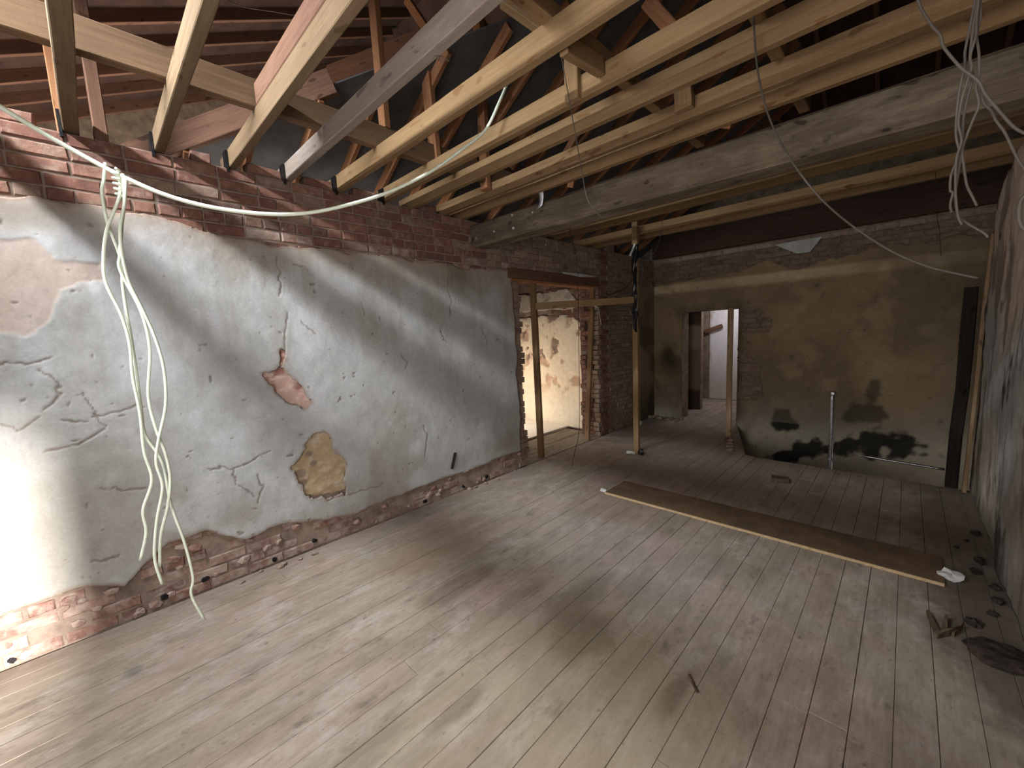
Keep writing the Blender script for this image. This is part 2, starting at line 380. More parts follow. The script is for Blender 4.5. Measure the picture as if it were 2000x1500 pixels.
# ------------------------------------------------------------------ setting: floor
XL, XR, YB, YR = -3.416, 0.53, 7.39, -1.05      # left wall, right wall, back wall, rear wall faces
WT = 0.36                                       # left wall thickness
ZJ = 2.91                                       # underside of the joists
SX0, SY0, SX1, SY1 = -1.40, 5.66, -1.97, 7.40       # slanting edge of the stair opening
pg = [(-5.9, -1.4), (2.4, -1.4), (2.4, SY0), (SX0, SY0), (SX1, SY1), (-1.45, 7.70), (-1.45, 9.9), (-5.9, 9.9)]; npg = len(pg)
floor = struct(link('floor', mesh([(x, y, -.16) for x, y in pg]+[(x, y, -.028) for x, y in pg], [tuple(range(npg-1, -1, -1)), tuple(range(npg, 2*npg))]+[(i, (i+1) % npg, (i+1) % npg+npg, i+npg) for i in range(npg)]), M_board))
def yedge(x): return SY0 if x > SX0 else min(7.4, SY0+(SX0-x)*(SY1-SY0)/(SX0-SX1))
def plank(w, y0, y1, x, la=0, lb=0):
    L = y1-y0; c = .0016; z0 = -.026; e = random.uniform(-.0015, .0015)
    V = [(-w/2, 0, z0), (w/2, 0, z0), (w/2, L+lb, z0), (-w/2, L+la, z0),
         (-w/2, 0, -c), (w/2, 0, -c), (w/2, L+lb, -c), (-w/2, L+la, -c),
         (-w/2+c, c, e), (w/2-c, c, e+random.uniform(-.001, .001)), (w/2-c, L-c+lb, e+random.uniform(-.001, .001)), (-w/2+c, L-c+la, e)]
    F = [(0, 3, 2, 1), (0, 1, 5, 4), (1, 2, 6, 5), (2, 3, 7, 6), (3, 0, 4, 7), (4, 5, 9, 8), (5, 6, 10, 9), (6, 7, 11, 10), (7, 4, 8, 11), (8, 9, 10, 11)]
    o = link('plank', mesh(V, F, 'plank'), M_floor, floor); o.location = (x, y0, 0)
PW = 0.1328
x = XL+.01+PW/2; k = 0
while x < XR+.02:
    yend = (yedge(x-PW/2)+yedge(x+PW/2))/2
    y = YR-random.uniform(0, 1.2)
    while y < yend-.05:
        y1 = min(y+random.uniform(2.6, 4.4), yend)
        if yend-y1 < .5: y1 = yend
        plank(PW-.0022, y+.001, y1-.001, x, *((yedge(x-PW/2)-yend, yedge(x+PW/2)-yend) if y1 == yend else (0, 0))); y = y1
    x += PW; k += 1
x = XL-.01-PW/2
while x > -5.8:
    plank(PW-.004, 3.60, 5.62, x); x -= PW
x = -3.5
while x < -1.45:
    plank(PW-.004, 7.41, 9.8, x); x += PW

# ------------------------------------------------------------------ bricks
def brick_mesh(l, h, d, seed):
    """brick: face towards -Y local, length X, height Z; ragged chamfers"""
    r = random.Random(seed); c = .006; V = []
    for sx in (-1, 1):
        for sz in (-1, 1):
            V.append((sx*(l/2-c)+r.uniform(-.004, .004), r.uniform(-.003, .003), sz*(h/2-c)+r.uniform(-.003, .003)))
    for sx in (-1, 1):
        for sz in (-1, 1):
            V.append((sx*(l/2)+r.uniform(-.003, .002), .008+r.uniform(-.002, .004), sz*(h/2)+r.uniform(-.002, .002)))
    for sx in (-1, 1):
        for sz in (-1, 1):
            V.append((sx*l/2, d, sz*h/2))
    F = [(0, 2, 3, 1)][::-1] + []
    F = [(0, 2, 3, 1)]
    def ring(a, b):  # order 0(-,-) 2(+,-) 3(+,+) 1(-,+)
        o = (0, 2, 3, 1); out = []
        for i in range(4): p, q = o[i], o[(i+1) % 4]; out.append((b+p, b+q, a+q, a+p))
        return out
    F += ring(0, 4) + ring(4, 8) + [(8, 9, 11, 10)]
    me = mesh(V, F, 'brick'); return me
BH, BL, BD = .066, .222, .10
STR = [brick_mesh(BL, BH, BD, i) for i in range(8)]
HDR = [brick_mesh(.106, BH, BD, 50+i) for i in range(6)]
def brick_set(mat):
    return [m.copy() for m in STR], [m.copy() for m in HDR]
SETS = {}
for mt in (M_brick, M_brickpale, M_brickdark):
    a, b = brick_set(mt)
    for m in a+b: m.materials.append(mt)
    SETS[mt.name] = (a, b)
def put_brick(pos, rotz, mat, parent, header=False, sx=1.0, jit=.004, name='brick'):
    me = random.choice(SETS[mat.name][1 if header else 0])
    o = bpy.data.objects.new(name, me); COL.objects.link(o); o.parent = parent
    o.location = (pos[0], pos[1], pos[2]); o.rotation_euler = (random.uniform(-.012, .012), random.uniform(-.01, .01), rotz+random.uniform(-.012, .012)); o.scale = (sx, 1, 1)
    return o
PITCH_Z = .0765

# ------------------------------------------------------------------ setting: left wall
topz = [(-1.2, 2.50), (-.235, 2.505), (.125, 2.549), (.467, 2.504), (.763, 2.432), (1.123, 2.423), (1.69, 2.449), (2.481, 2.395), (3.175, 2.419), (3.59, 2.43), (4, 2.4)]
botz = [(-1.2, .33), (-.508, .327), (-.402, .314), (-.207, .306), (-.026, .247), (.068, .34), (.203, .421), (.396, .434), (.624, .284), (.794, .297), (1.474, .185), (2.116, .212), (2.499, .207), (3.0, .215), (3.443, .22), (3.7, .21)]
wl = struct(link('wall_left', boxes_mesh([(XL-WT, YR-.3, -.1, XL-.012, 3.70, ZJ-.005), (XL-WT, 3.70, 2.46, XL-.012, 5.50, ZJ-.005)]), M_mortar))
def pl_mask(U, V):
    tz = np.interp(U, *zip(*topz)); bz = np.interp(U, *zip(*botz))
    r = (fbm(U*5, V*5, 5, 3)-.5)*.16
    m = np.minimum(np.minimum(tz-V+r*.7, V-bz+r*.5), 3.575+.03*(2.4-V)/2.4-U+r*.55)
    H1 = [onx(*p, XL)[1:] for p in [(551, 684), (557, 692), (549, 716), (562, 732), (588, 752), (606, 784), (592, 796), (560, 781), (526, 757), (512, 730), (530, 719), (546, 714)]]
    H2 = [onx(*p, XL)[1:] for p in [(620, 843), (648, 845), (652, 880), (672, 905), (676, 958), (640, 975), (600, 972), (582, 945), (575, 915), (592, 890), (600, 862)]]
    r2 = (fbm(U*16, V*16, 4, 7)-.5)*.09
    h = np.maximum(poly_sdf(U, V, H1)+r*.2+r2*.7, poly_sdf(U, V, H2)+r*.3+r2)
    return np.minimum(m, -h), m
def P2(pts): return [tuple(onx(*p, XL)[1:]) for p in pts]
CRACKS = [[(541, 500), (545, 545), (549, 575)], [(561, 610), (556, 650), (553, 690)], [(0, 712), (40, 716), (78, 706), (98, 700)], [(78, 722), (112, 748), (115, 772), (100, 790), (84, 800)],
          [(0, 834), (46, 836), (78, 812)], [(160, 768), (178, 790), (202, 836)], [(182, 812), (232, 806), (266, 790)], [(410, 912), (450, 916), (480, 905), (528, 880)],
          [(455, 916), (462, 945), (500, 968)], [(505, 925), (512, 955), (500, 985)], [(870, 560), (880, 590), (878, 618)], [(826, 830), (834, 858), (828, 890)], [(780, 690), (796, 706), (790, 720)],
          [(120, 820), (160, 826), (170, 822)], [(200, 950), (240, 955), (290, 948)], [(90, 880), (150, 870), (200, 840)], [(575, 515), (600, 530)], [(590, 625), (600, 640), (618, 650)],
          [(858, 645), (870, 668)], [(640, 975), (690, 962), (745, 945)], [(175, 1098), (220, 1092)], [(870, 500), (876, 530), (874, 560)], [(705, 590), (712, 615)], [(940, 640), (952, 668)]]
def plaster_fn(U, V):
    m, m0 = pl_mask(U, V)
    n1, n2, n3 = fbm(U*1.1, V*1.1, 5, 21), fbm(U*3.3, V*3.3, 5, 31), fbm(U*14, V*11, 4, 41)
    h = .014+(n1-.5)*.02+(n2-.5)*.008+(n3-.5)*.004
    c = np.ones(U.shape+(3,))*lin(170, 168, 164)
    c = mix(c, lin(146, 138, 124), smoothstep(.45, .68, n1)*.65)
    c = mix(c, lin(192, 190, 188), smoothstep(.5, .7, n2)*.5)
    st = fbm(U*9, V*1.1, 4, 61); c = mix(c, lin(140, 130, 112), smoothstep(.52, .75, st)*.35*smoothstep(.4, 2.2, V))
    # pinkish scratch coat where the finish has peeled, top left
    PT = P2([(-60, 470), (60, 470), (108, 512), (190, 520), (206, 545), (112, 560), (100, 640), (40, 650), (-60, 640)])
    ps = poly_sdf(U, V, PT)+(n2-.5)*.10; f = smoothstep(-.004, .016, ps+(fbm(U*19, V*19, 4, 8)-.5)*.05); c = mix(c, lin(184, 164, 150), f*(.55+.5*n2)); h = h-.003*f
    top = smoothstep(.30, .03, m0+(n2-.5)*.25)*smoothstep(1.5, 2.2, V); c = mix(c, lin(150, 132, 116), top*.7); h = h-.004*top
    gx = np.exp(-((U-2.9)/.45)**2)*smoothstep(1.9, 2.45, V); c = mix(c, lin(118, 110, 90), np.clip(gx*smoothstep(.35, .6, n2)*1.1, 0, .8))
    br = np.exp(-((V-.35)/.16)**2)*smoothstep(1.6, 3.4, U); c = mix(c, lin(128, 116, 98), br*.5)
    # cracks
    w = (fbm(U*22, V*22, 3, 71)-.5)*.05
    cd = np.full(U.shape, 9.)
    for q in CRACKS: cd = np.minimum(cd, seg_dist(U+w, V+w*.8, P2(q)))
    ck = smoothstep(.0085, .0015, cd); c = mix(c, lin(118, 98, 86), ck*.7); h = h-.004*ck
    we = worley_edge(U*3.4+w*8, V*3.4+w*8, 3); wk = smoothstep(.028, .006, we)*smoothstep(.9, .3, V)*smoothstep(.5, .62, fbm(U*1.6, V*1.6, 3, 81)+.12)*smoothstep(1.4, .2, U)
    c = mix(c, lin(136, 120, 110), wk*.4); h = h-.002*wk
    pit = smoothstep(.87, .91, vnoise(U*24, V*27, 91)*.8+vnoise(U*61, V*61, 92)*.2); c = mix(c, lin(112, 102, 92), pit*.6); h = h-.004*pit
    e = smoothstep(.03, .0, m); c = mix(c, lin(138, 112, 92), e*.6); h = h-.003*e
    return m, h, c
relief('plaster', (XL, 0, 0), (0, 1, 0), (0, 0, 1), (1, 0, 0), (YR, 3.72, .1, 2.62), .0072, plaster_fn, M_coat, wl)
def under_fn(U, V):
    m, m0 = pl_mask(U, V); n2, n3 = fbm(U*9, V*15, 5, 131), fbm(U*24, V*30, 4, 141)
    b = (U > .55)*1.0
    inside = np.where((m < .02) & (m0 > .2), .05, -.05)
    tan = V < 1.1
    c = np.where(tan[..., None], lin(178, 156, 122), lin(186, 152, 138))
    c = mix(c, lin(140, 96, 86), smoothstep(.47, .58, n2)*np.where(tan, .15, .9)); c = mix(c, lin(205, 186, 170), smoothstep(.55, .7, n3)*.5)
    for (px, py, rr) in ((603, 887, .028), (588, 925, .045), (592, 943, .035), (612, 905, .03)):
        q = onx(px, py, XL); d = np.hypot((U-q[1])/1.2, V-q[2]); c = mix(c, lin(132, 112, 98), smoothstep(rr, rr*.6, d)*.85)
    return inside, -.004+(n2-.5)*.016+(n3-.5)*.006, c
relief('undercoat', (XL, 0, 0), (0, 1, 0), (0, 0, 1), (1, 0, 0), (.55, 1.65, .35, 1.75), .011, under_fn, M_coat, wl, .02)
def exposed(y, z, l):
    u = np.array([[y-l/2*.8, y, y+l/2*.8]]); v = np.array([[z, z, z]])
    return (pl_mask(u, v)[1].min() < .028)
nb = 0
row = 0; z = .036
while z < ZJ:
    y = YR+.05+(BL/2 if row % 2 else 0)
    while y < 5.48:
        hd = (row % 5 == 3) or random.random() < .06
        l = .106 if hd else BL
        c = y+l/2
        if z > 2.48 or c < 3.5:
            ztop = z > 1.5
            if exposed(c, z, l) and c < 3.56+.04*(1-z/2.4) or z > 2.48:
                near_coat = (z < .5) or (z < 2.56 and random.random() < .45)
                deep = random.uniform(0, .022) if z < .5 else random.uniform(-.002, .005)
                put_brick((XL-deep, c, z), math.pi/2, M_brickpale if near_coat else (M_brick if c < 3.2 else M_brickdark), wl, hd); nb += 1
        y += l+.011
    # ragged jamb beside the doorway
    if z < 2.44:
        c = 3.60+.045*(1-z/2.4)+random.choice((0, .03, .05, .075))
        put_brick((XL-.004+random.uniform(-.006, .004), c, z), math.pi/2, M_brickdark, wl, True, 1.25); nb += 1
    z += PITCH_Z; row += 1
for (y, zt) in ((-.55, 1), (-.18, 1), (.27, 0), (.66, 1), (1.04, 1), (1.42, 1), (1.82, 1), (2.45, 1)):
    if zt: put_brick((XL-.03, y, ZJ+.036), math.pi/2+random.uniform(-.1, .1), M_brick, wl, random.random() < .3)
# dark wooden plugs along the base of the wall
for i, (px, py) in enumerate(((20, 1290), (320, 1165), (400, 1130), (535, 1092), (614, 1055), (830, 978), (905, 950), (950, 930))):
    q = onx(px, py, XL); m_ = beam_mesh(.05, .03+.006*(i%3), .026+.008*(i%2), .009, 3, .007, i+3); o = link('wooden_plug', m_, M_soot, wl); o.location = (XL-.042, q[1], max(.03, q[2])); o.rotation_euler = (.2*(i % 3-1), .1, .1)
# rubble stones packed along the base where the coat is gone
def stone_mesh(r, seed, sq=(1, 1, 1)):
    bm = bmesh.new(); bmesh.ops.create_icosphere(bm, subdivisions=1, radius=r); rr = random.Random(seed)
    for v in bm.verts: v.co = Vector((v.co.x*sq[0], v.co.y*sq[1], v.co.z*sq[2]))*rr.uniform(.72, 1.2)
    me = bpy.data.meshes.new('stone'); bm.to_mesh(me); bm.free(); return me
STN = [stone_mesh(.03, i, (.6, 1.3, .9)) for i in range(8)]
for m_ in STN: m_.materials.append(M_brickpale)
for i in range(46):
    y = random.uniform(-.9, 3.6); zz = random.uniform(.012, np.interp(y, *zip(*botz))-.02)
    o = bpy.data.objects.new('stone', random.choice(STN)); COL.objects.link(o); o.parent = wl; o.location = (XL-.004, y, max(.02, zz)); o.rotation_euler = (random.uniform(-.4, .4), random.uniform(-.3, .3), 0); s = random.uniform(.5, 1.3); o.scale = (s, s, s)

# ------------------------------------------------------------------ setting: brick pier between the doorway and the back wall, its torn jamb
wp = struct(link('wall_pier', boxes_mesh([(XL-WT, 5.53, -.1, XL-.012, YB+.3, ZJ-.005)]), M_mortard))
row = 0; z = .036
while z < ZJ:
    y = 5.50+(.05 if row % 2 else 0)
    while y < YB-.05:
        c = y+BL/2
        put_brick((XL+random.uniform(-.004, .006), c, z), math.pi/2, M_brickdark if c > 5.75 else M_brick, wp, False, min(1, (YB-y)/BL)); y += BL+.011
    z += PITCH_Z; row += 1
def corner_fn(U, V):
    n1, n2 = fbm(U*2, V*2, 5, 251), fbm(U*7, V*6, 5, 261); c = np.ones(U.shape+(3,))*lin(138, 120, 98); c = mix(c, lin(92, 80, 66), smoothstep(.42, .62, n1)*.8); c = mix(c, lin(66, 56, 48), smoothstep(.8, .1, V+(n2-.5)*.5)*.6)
    return np.minimum(U-6.78+(n2-.5)*.2, 2.42-V+(n2-.5)*.3), .012+(n1-.5)*.015, c
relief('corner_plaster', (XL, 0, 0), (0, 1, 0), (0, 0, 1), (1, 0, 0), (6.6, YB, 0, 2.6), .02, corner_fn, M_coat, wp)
wj = struct(link('wall_jamb', boxes_mesh([(XL-WT, 5.50, -.1, XL-.03, 5.535, 2.46)]), M_mortard))
row = 0; z = .036
while z < 2.44:
    for k in range(3):
        put_brick((XL-.06-.115*k, 5.485-random.choice((0, .01, .03, .05)), z+random.uniform(-.004, .004)), random.uniform(-.12, .12), M_brick if k else M_brickdark, wj, True)
    z += PITCH_Z; row += 1

# ------------------------------------------------------------------ setting: side room seen through the doorway
ws = struct(link('wall_side_room', boxes_mesh([(-5.9, 5.76, -.1, XL-.02, 6.0, 3.6), (-6.0, 3.3, -.1, -5.88, 4.2, 3.6), (-6.0, 4.95, -.1, -5.88, 5.9, 3.6), (-6.0, 4.2, 1.6, -5.88, 4.95, 3.6), (-6.0, 3.3, -.1, XL-WT+.02, 3.42, 3.6), (-6.0, 3.3, 3.4, XL-WT, 6.0, 3.5)]), M_mortar))
def side_fn(U, V):
    n1, n2, n3 = fbm(U*2, V*2, 5, 201), fbm(U*6, V*6, 5, 211), fbm(U*16, V*14, 4, 221)
    r = (fbm(U*4, V*4, 5, 231)-.5)
    edge = np.interp(V, [0, .8, 1.0, 1.5, 1.8, 1.95, 2.2, 2.5], [-3.86, -3.84, -3.9, -3.82, -3.9, -4.1, -4.02, -4.3])
    m = np.minimum(edge-U+r*.12, 2.36-V+r*.2)
    gap = poly_sdf(U, V, [(-6, 1.98), (-4.2, 1.98), (-4.0, 1.9), (-4.0, 2.0), (-4.5, 2.08), (-6, 2.06)])+r*.05
    m = np.minimum(m, -gap)
    pit = smoothstep(.56, .66, n2)*smoothstep(.4, .9, V)
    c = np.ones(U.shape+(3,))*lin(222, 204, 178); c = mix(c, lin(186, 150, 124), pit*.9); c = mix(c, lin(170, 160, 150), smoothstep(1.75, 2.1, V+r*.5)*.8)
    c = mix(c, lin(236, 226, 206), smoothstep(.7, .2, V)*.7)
    return m, .02+(n1-.5)*.03-pit*.016+(n3-.5)*.012, c
relief('plaster', (0, 5.76, 0), (1, 0, 0), (0, 0, 1), (0, -1, 0), (-5.85, -3.7, 0, 2.6), .016, side_fn, M_coat, ws)
z = .036; row = 0
while z < 3.0:
    xx = XL-WT+.02-(.11 if row % 2 else 0)
    while xx > -4.6:
        if side_fn(np.array([[xx]]), np.array([[z]]))[0][0, 0] < .05: put_brick((xx, 5.752, z), 0, M_brick, ws)
        xx -= BL+.011
    z += PITCH_Z; row += 1

# ------------------------------------------------------------------ setting: back wall with its doorway, passage behind
DX0, DX1, DZ = -2.89, -1.985, 1.93
wb = struct(link('wall_back', boxes_mesh([(XL-.05, YB+.012, -.1, DX0, YB+.3, ZJ+.3), (DX0, YB+.012, DZ, DX1, YB+.3, ZJ+.3), (DX1, YB+.012, -1.6, 2.6, YB+.3, ZJ+.3), (XL-.05, YB+.012, -1.6, DX1, YB+.3, -.17)]), M_mortard))
def back_fn(U, V):
    n1, n2, n3 = fbm(U*1.2, V*1.2, 5, 301), fbm(U*4, V*4, 5, 311), fbm(U*12, V*12, 4, 321); r = fbm(U*5, V*5, 5, 331)-.5
    tz = np.interp(U, [-3.42, -2.9, -2.09, -1.59, -1.4, -1.188, -.835, -.4, .3, 2.6], [2.44, 2.47, 2.53, 2.60, 2.55, 2.42, 2.55, 2.58, 2.6, 2.6])
    d = np.maximum(np.maximum(DX0-U, U-DX1), V-DZ)
    hole = poly_sdf(U, V, [(-1.93, .45), (-1.62, .5), (-1.66, .95), (-1.78, 1.25), (-1.95, 1.3)])+r*.16
    hol2 = poly_sdf(U, V, [(-2.0, 1.55), (-1.55, 1.55), (-1.5, 1.75), (-1.7, 1.9), (-2.0, 1.95)])+r*.22
    m = np.minimum(np.minimum(tz-V+r*.16, d-.01+r*.06), -np.maximum(hole, hol2))
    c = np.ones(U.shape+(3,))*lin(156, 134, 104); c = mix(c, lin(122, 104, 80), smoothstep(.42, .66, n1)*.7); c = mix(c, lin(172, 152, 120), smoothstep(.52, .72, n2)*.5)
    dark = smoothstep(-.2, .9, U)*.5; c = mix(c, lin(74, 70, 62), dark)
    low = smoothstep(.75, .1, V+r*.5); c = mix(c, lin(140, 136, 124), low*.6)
    # black mould
    q = lambda pts: [tuple(ony(*p, YB)[[0, 2]]) for p in pts]
    md = np.maximum(poly_sdf(U, V, q([(1500, 890), (1545, 868), (1600, 850), (1640, 838), (1720, 838), (1800, 850), (1850, 860), (1850, 900), (1790, 888), (1720, 880), (1650, 905), (1600, 900), (1560, 905)]))+(n2-.5)*.62-.02,
         np.maximum(poly_sdf(U, V, q([(1632, 800), (1660, 775), (1690, 770), (1700, 745), (1712, 745), (1718, 775), (1740, 790), (1750, 820), (1690, 828), (1640, 826)]))+(n2-.5)*.34-.02,
                    poly_sdf(U, V, q([(1500, 800), (1515, 792), (1545, 796), (1545, 812), (1580, 830), (1560, 850), (1500, 850), (1490, 830)]))+(n2-.5)*.34-.05))
    c = mix(c, lin(26, 26, 23), smoothstep(-.03, .05, md)*np.where(V < .12, .95, .62))
    md2 = np.exp(-(((U+3.1)/.16)**2+((V-1.1)/.26)**2))*1.4*n2*1.5; c = mix(c, lin(44, 42, 36), np.clip(md2, 0, .8))
    sp = smoothstep(.80, .86, vnoise(U*19, V*19, 341)*.7+vnoise(U*47, V*47, 342)*.3); c = mix(c, lin(72, 62, 52), sp*.4)
    ed = smoothstep(.25, .0, d)*smoothstep(-.1, .05, d); c = mix(c, lin(76, 64, 52), ed*.5*smoothstep(.35, .6, n2))
    return m, .012+(n1-.5)*.02+(n3-.5)*.008, c
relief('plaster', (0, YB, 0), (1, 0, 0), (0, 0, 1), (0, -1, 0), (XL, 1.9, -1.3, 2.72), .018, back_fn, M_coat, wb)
z = 2.40; row = 0
while z < 3.12:
    xx = XL+.03+(.115 if row % 2 else 0)
    while xx < .75:
        if back_fn(np.array([[xx+.11]]), np.array([[z]]))[0][0, 0] < .04: put_brick((xx+.11, YB, z), 0, M_brickdark, wb)
        xx += BL+.011
    z += PITCH_Z; row += 1
for z0, z1, x0, x1 in ((.4, 1.35, -1.97, -1.6), (1.5, 1.95, -1.95, -1.5)):
    z = z0
    while z < z1:
        xx = x0+random.choice((0, .06))
        while xx < x1: put_brick((xx+.11, YB+.006, z), 0, M_brickdark, wb); xx += BL+.011
        z += PITCH_Z
XW = float(ony(1369, 700, 8.4)[0])
wc = struct(link('wall_passage', boxes_mesh([(-3.9, 8.4, -.1, XW, 8.52, 2.9), (-3.9, 9.75, -.1, 0.4, 9.9, 2.9), (-3.9, YB+.3, 2.85, .4, 9.9, 2.95), (-1.45, YB+.3, -.1, -1.35, 9.9, 2.9), (-3.95, YB+.3, -.1, -3.9, 9.9, 2.9)]), M_mortard))
def pas_fn(U, V):
    n = fbm(U*4, V*4, 5, 401); m = np.minimum(XW-.004-U+(n-.5)*.03, 9+U*0)
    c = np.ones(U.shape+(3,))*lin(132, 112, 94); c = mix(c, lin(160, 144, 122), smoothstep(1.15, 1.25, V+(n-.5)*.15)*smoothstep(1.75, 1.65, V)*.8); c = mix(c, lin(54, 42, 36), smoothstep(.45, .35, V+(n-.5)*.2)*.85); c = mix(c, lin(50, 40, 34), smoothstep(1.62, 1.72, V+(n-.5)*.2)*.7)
    return m, .01+(n-.5)*.015, c
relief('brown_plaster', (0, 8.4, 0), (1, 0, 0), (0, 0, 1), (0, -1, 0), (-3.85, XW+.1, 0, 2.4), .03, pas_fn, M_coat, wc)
def pas2_fn(U, V):
    n = fbm(U*5, V*2, 5, 411); c = np.ones(U.shape+(3,))*lin(214, 208, 206); c = mix(c, lin(186, 170, 160), smoothstep(1.15, .2, V+(n-.5)*.3)*.8); c = mix(c, lin(170, 140, 122), smoothstep(.6, .75, n)*.7)
    return 1+U*0, .01+(n-.5)*.006, c
relief('white_plaster', (0, 9.75, 0), (1, 0, 0), (0, 0, 1), (0, -1, 0), (-3.2, -1.45, 0, 2.7), .03, pas2_fn, M_coat, wc)
q0, q1 = ony(1377, 648, 9.7), ony(1411, 636, 9.7)
tag(timber('coat_rail', q0, q1, .03, .09, M_rbrown), 'brown tilted batten on the white wall seen through the back doorway', 'batten')

# ------------------------------------------------------------------ setting: right wall with window, rear wall with gable slot and added fill opening
WY0, WY1, WZ0, WZ1 = -1.0, -.43, .75, 2.55
wr = struct(link('wall_right', boxes_mesh([(XR+.02, YR-.3, -.1, XR+.28, WY0, ZJ), (XR+.02, WY1, -.1, XR+.28, 5.62, ZJ-.06), (XR+.02, WY0, -.1, XR+.28, WY1, WZ0), (XR+.02, WY0, WZ1, XR+.28, WY1, ZJ)]), M_mortard))
def right_fn(U, V):
    n1, n2, n3 = fbm(U*1.3, V*.9, 5, 501), fbm(U*5, V*3.5, 5, 511), fbm(U*13, V*9, 4, 521); r = fbm(U*4, V*4, 5, 531)-.5
    endy = np.interp(V, [0, 1, 2.0, 2.6, 2.8, 2.92], [5.64, 5.66, 5.66, 5.6, 5.3, 4.8])
    w = np.maximum(np.maximum(WY0-U, U-WY1), np.maximum(WZ0-V, V-WZ1))
    m = np.minimum(endy-U+r*.10, w)
    c = np.ones(U.shape+(3,))*lin(188, 178, 164); st = fbm(U*9, V*2.0, 5, 541)
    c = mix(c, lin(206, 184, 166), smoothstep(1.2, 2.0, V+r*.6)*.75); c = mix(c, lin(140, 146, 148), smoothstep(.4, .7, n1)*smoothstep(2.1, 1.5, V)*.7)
    c = mix(c, lin(92, 84, 76), smoothstep(.5, .66, st)*.7); c = mix(c, lin(50, 50, 46), smoothstep(.60, .70, n2)*smoothstep(.40, .6, n1)*.9)
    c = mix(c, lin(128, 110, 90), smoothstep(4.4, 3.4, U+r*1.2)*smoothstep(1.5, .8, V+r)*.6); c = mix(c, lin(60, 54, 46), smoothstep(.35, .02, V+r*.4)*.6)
    return m, .012+(n1-.5)*.05+(n2-.5)*.025+(n3-.5)*.012, c
relief('plaster', (XR, 0, 0), (0, 1, 0), (0, 0, 1), (-1, 0, 0), (YR, 5.75, 0, 2.88), .02, right_fn, M_coat, wr, .05)
struct(link('wall_rear', boxes_mesh([(XL-WT, YR-.2, -.1, -1.25, YR, 2.6), (.25, YR-.2, -.1, XR+.28, YR, 2.6), (-1.25, YR-.2, -.1, .25, YR, .8), (-1.25, YR-.2, 2.5, .25, YR, 2.6),
    (-7.2, YR-.2, 2.6, 2.6, YR, 3.50), (-7.2, YR-.2, 3.82, 2.6, YR, 4.2), (-7.2, YR-.2, 3.50, -3.4, YR, 3.82), (-1.5, YR-.2, 3.50, 2.6, YR, 3.82)]), M_mortar))
struct(link('wall_outer', boxes_mesh([(-7.4, YR-.2, 2.2, -7.2, 7.8, 8.0), (2.4, 1.2, -1.6, 2.6, 7.8, 8.0), (2.4, YR-.2, 2.88, 2.6, 1.2, 8.0), (-2.1, 5.62, -1.7, 2.4, 7.4, -1.6), (-2.1, 5.60, -1.6, 2.4, 5.64, -.17), (-2.1, 5.6, -1.6, -2.0, 7.4, -.17), (XR+.28, 1.2, -.1, 2.4, 1.3, ZJ), (-7.4, 7.7, 2.9, 2.6, 7.85, 8.0), (XR+.28, 5.9, -1.6, 2.4, 6.0, 0), (XR+.28, YR-.2, 2.88, 2.5, 2.0, 2.9)]), M_mortard))

# ------------------------------------------------------------------ roof
RZ0, RS = 4.45, .49
rf = struct(link('roof', boxes_mesh([]) if False else mesh([(-7.4, -1.3, RZ0-1.3*RS), (2.6, -1.3, RZ0-1.3*RS), (2.6, 3.7, RZ0+3.7*RS), (-7.4, 3.7, RZ0+3.7*RS), (2.6, 7.9, RZ0+3.7*RS-4.2*.55), (-7.4, 7.9, RZ0+3.7*RS-4.2*.55)] +
    [(-7.4, -1.3, RZ0-1.3*RS+.1), (2.6, -1.3, RZ0-1.3*RS+.1), (2.6, 3.7, RZ0+3.7*RS+.1), (-7.4, 3.7, RZ0+3.7*RS+.1), (2.6, 7.9, RZ0+3.7*RS-4.2*.55+.1), (-7.4, 7.9, RZ0+3.7*RS-4.2*.55+.1)],
    [(0, 3, 2, 1), (3, 5, 4, 2), (6, 7, 8, 9), (9, 8, 10, 11), (0, 1, 7, 6), (5, 11, 10, 4), (0, 6, 9, 3), (3, 9, 11, 5), (1, 2, 8, 7), (2, 4, 10, 8)]), M_board))
def wing_at(px, py):
    d = ray(px, py); t = (RZ0-.10-CAMZ)/(d[2]-RS*d[1]); return CAMP+d*t
for pa, pb in (((148, 45), (574, 36)), ((0, 108), (550, 77)), ((0, 162), (530, 118)), ((0, 204), (320, 172)), ((202, 222), (400, 196)), ((210, 250), (300, 239))):
    xx = float((wing_at(*pa)[0]+wing_at(*pb)[0])/2)
    timber('rafter', (xx, -1.0, RZ0-1.0*RS-.05), (xx, 3.6, RZ0+3.6*RS-.05), .045, .12, M_rbrown, rf)
xx = -4.6
while xx < 2.3:
    timber('rafter', (xx, -1.0, RZ0-1.0*RS-.05), (xx, 3.6, RZ0+3.6*RS-.05), .045, .12, M_rbrown, rf); xx += .42
xx = -4.4
while xx < 2.3:
    timber('rafter', (xx, 3.75, RZ0+3.7*RS-.06), (xx, 7.6, RZ0+3.7*RS-.06-3.85*.55), .045, .12, M_rbrown, rf); xx += .5
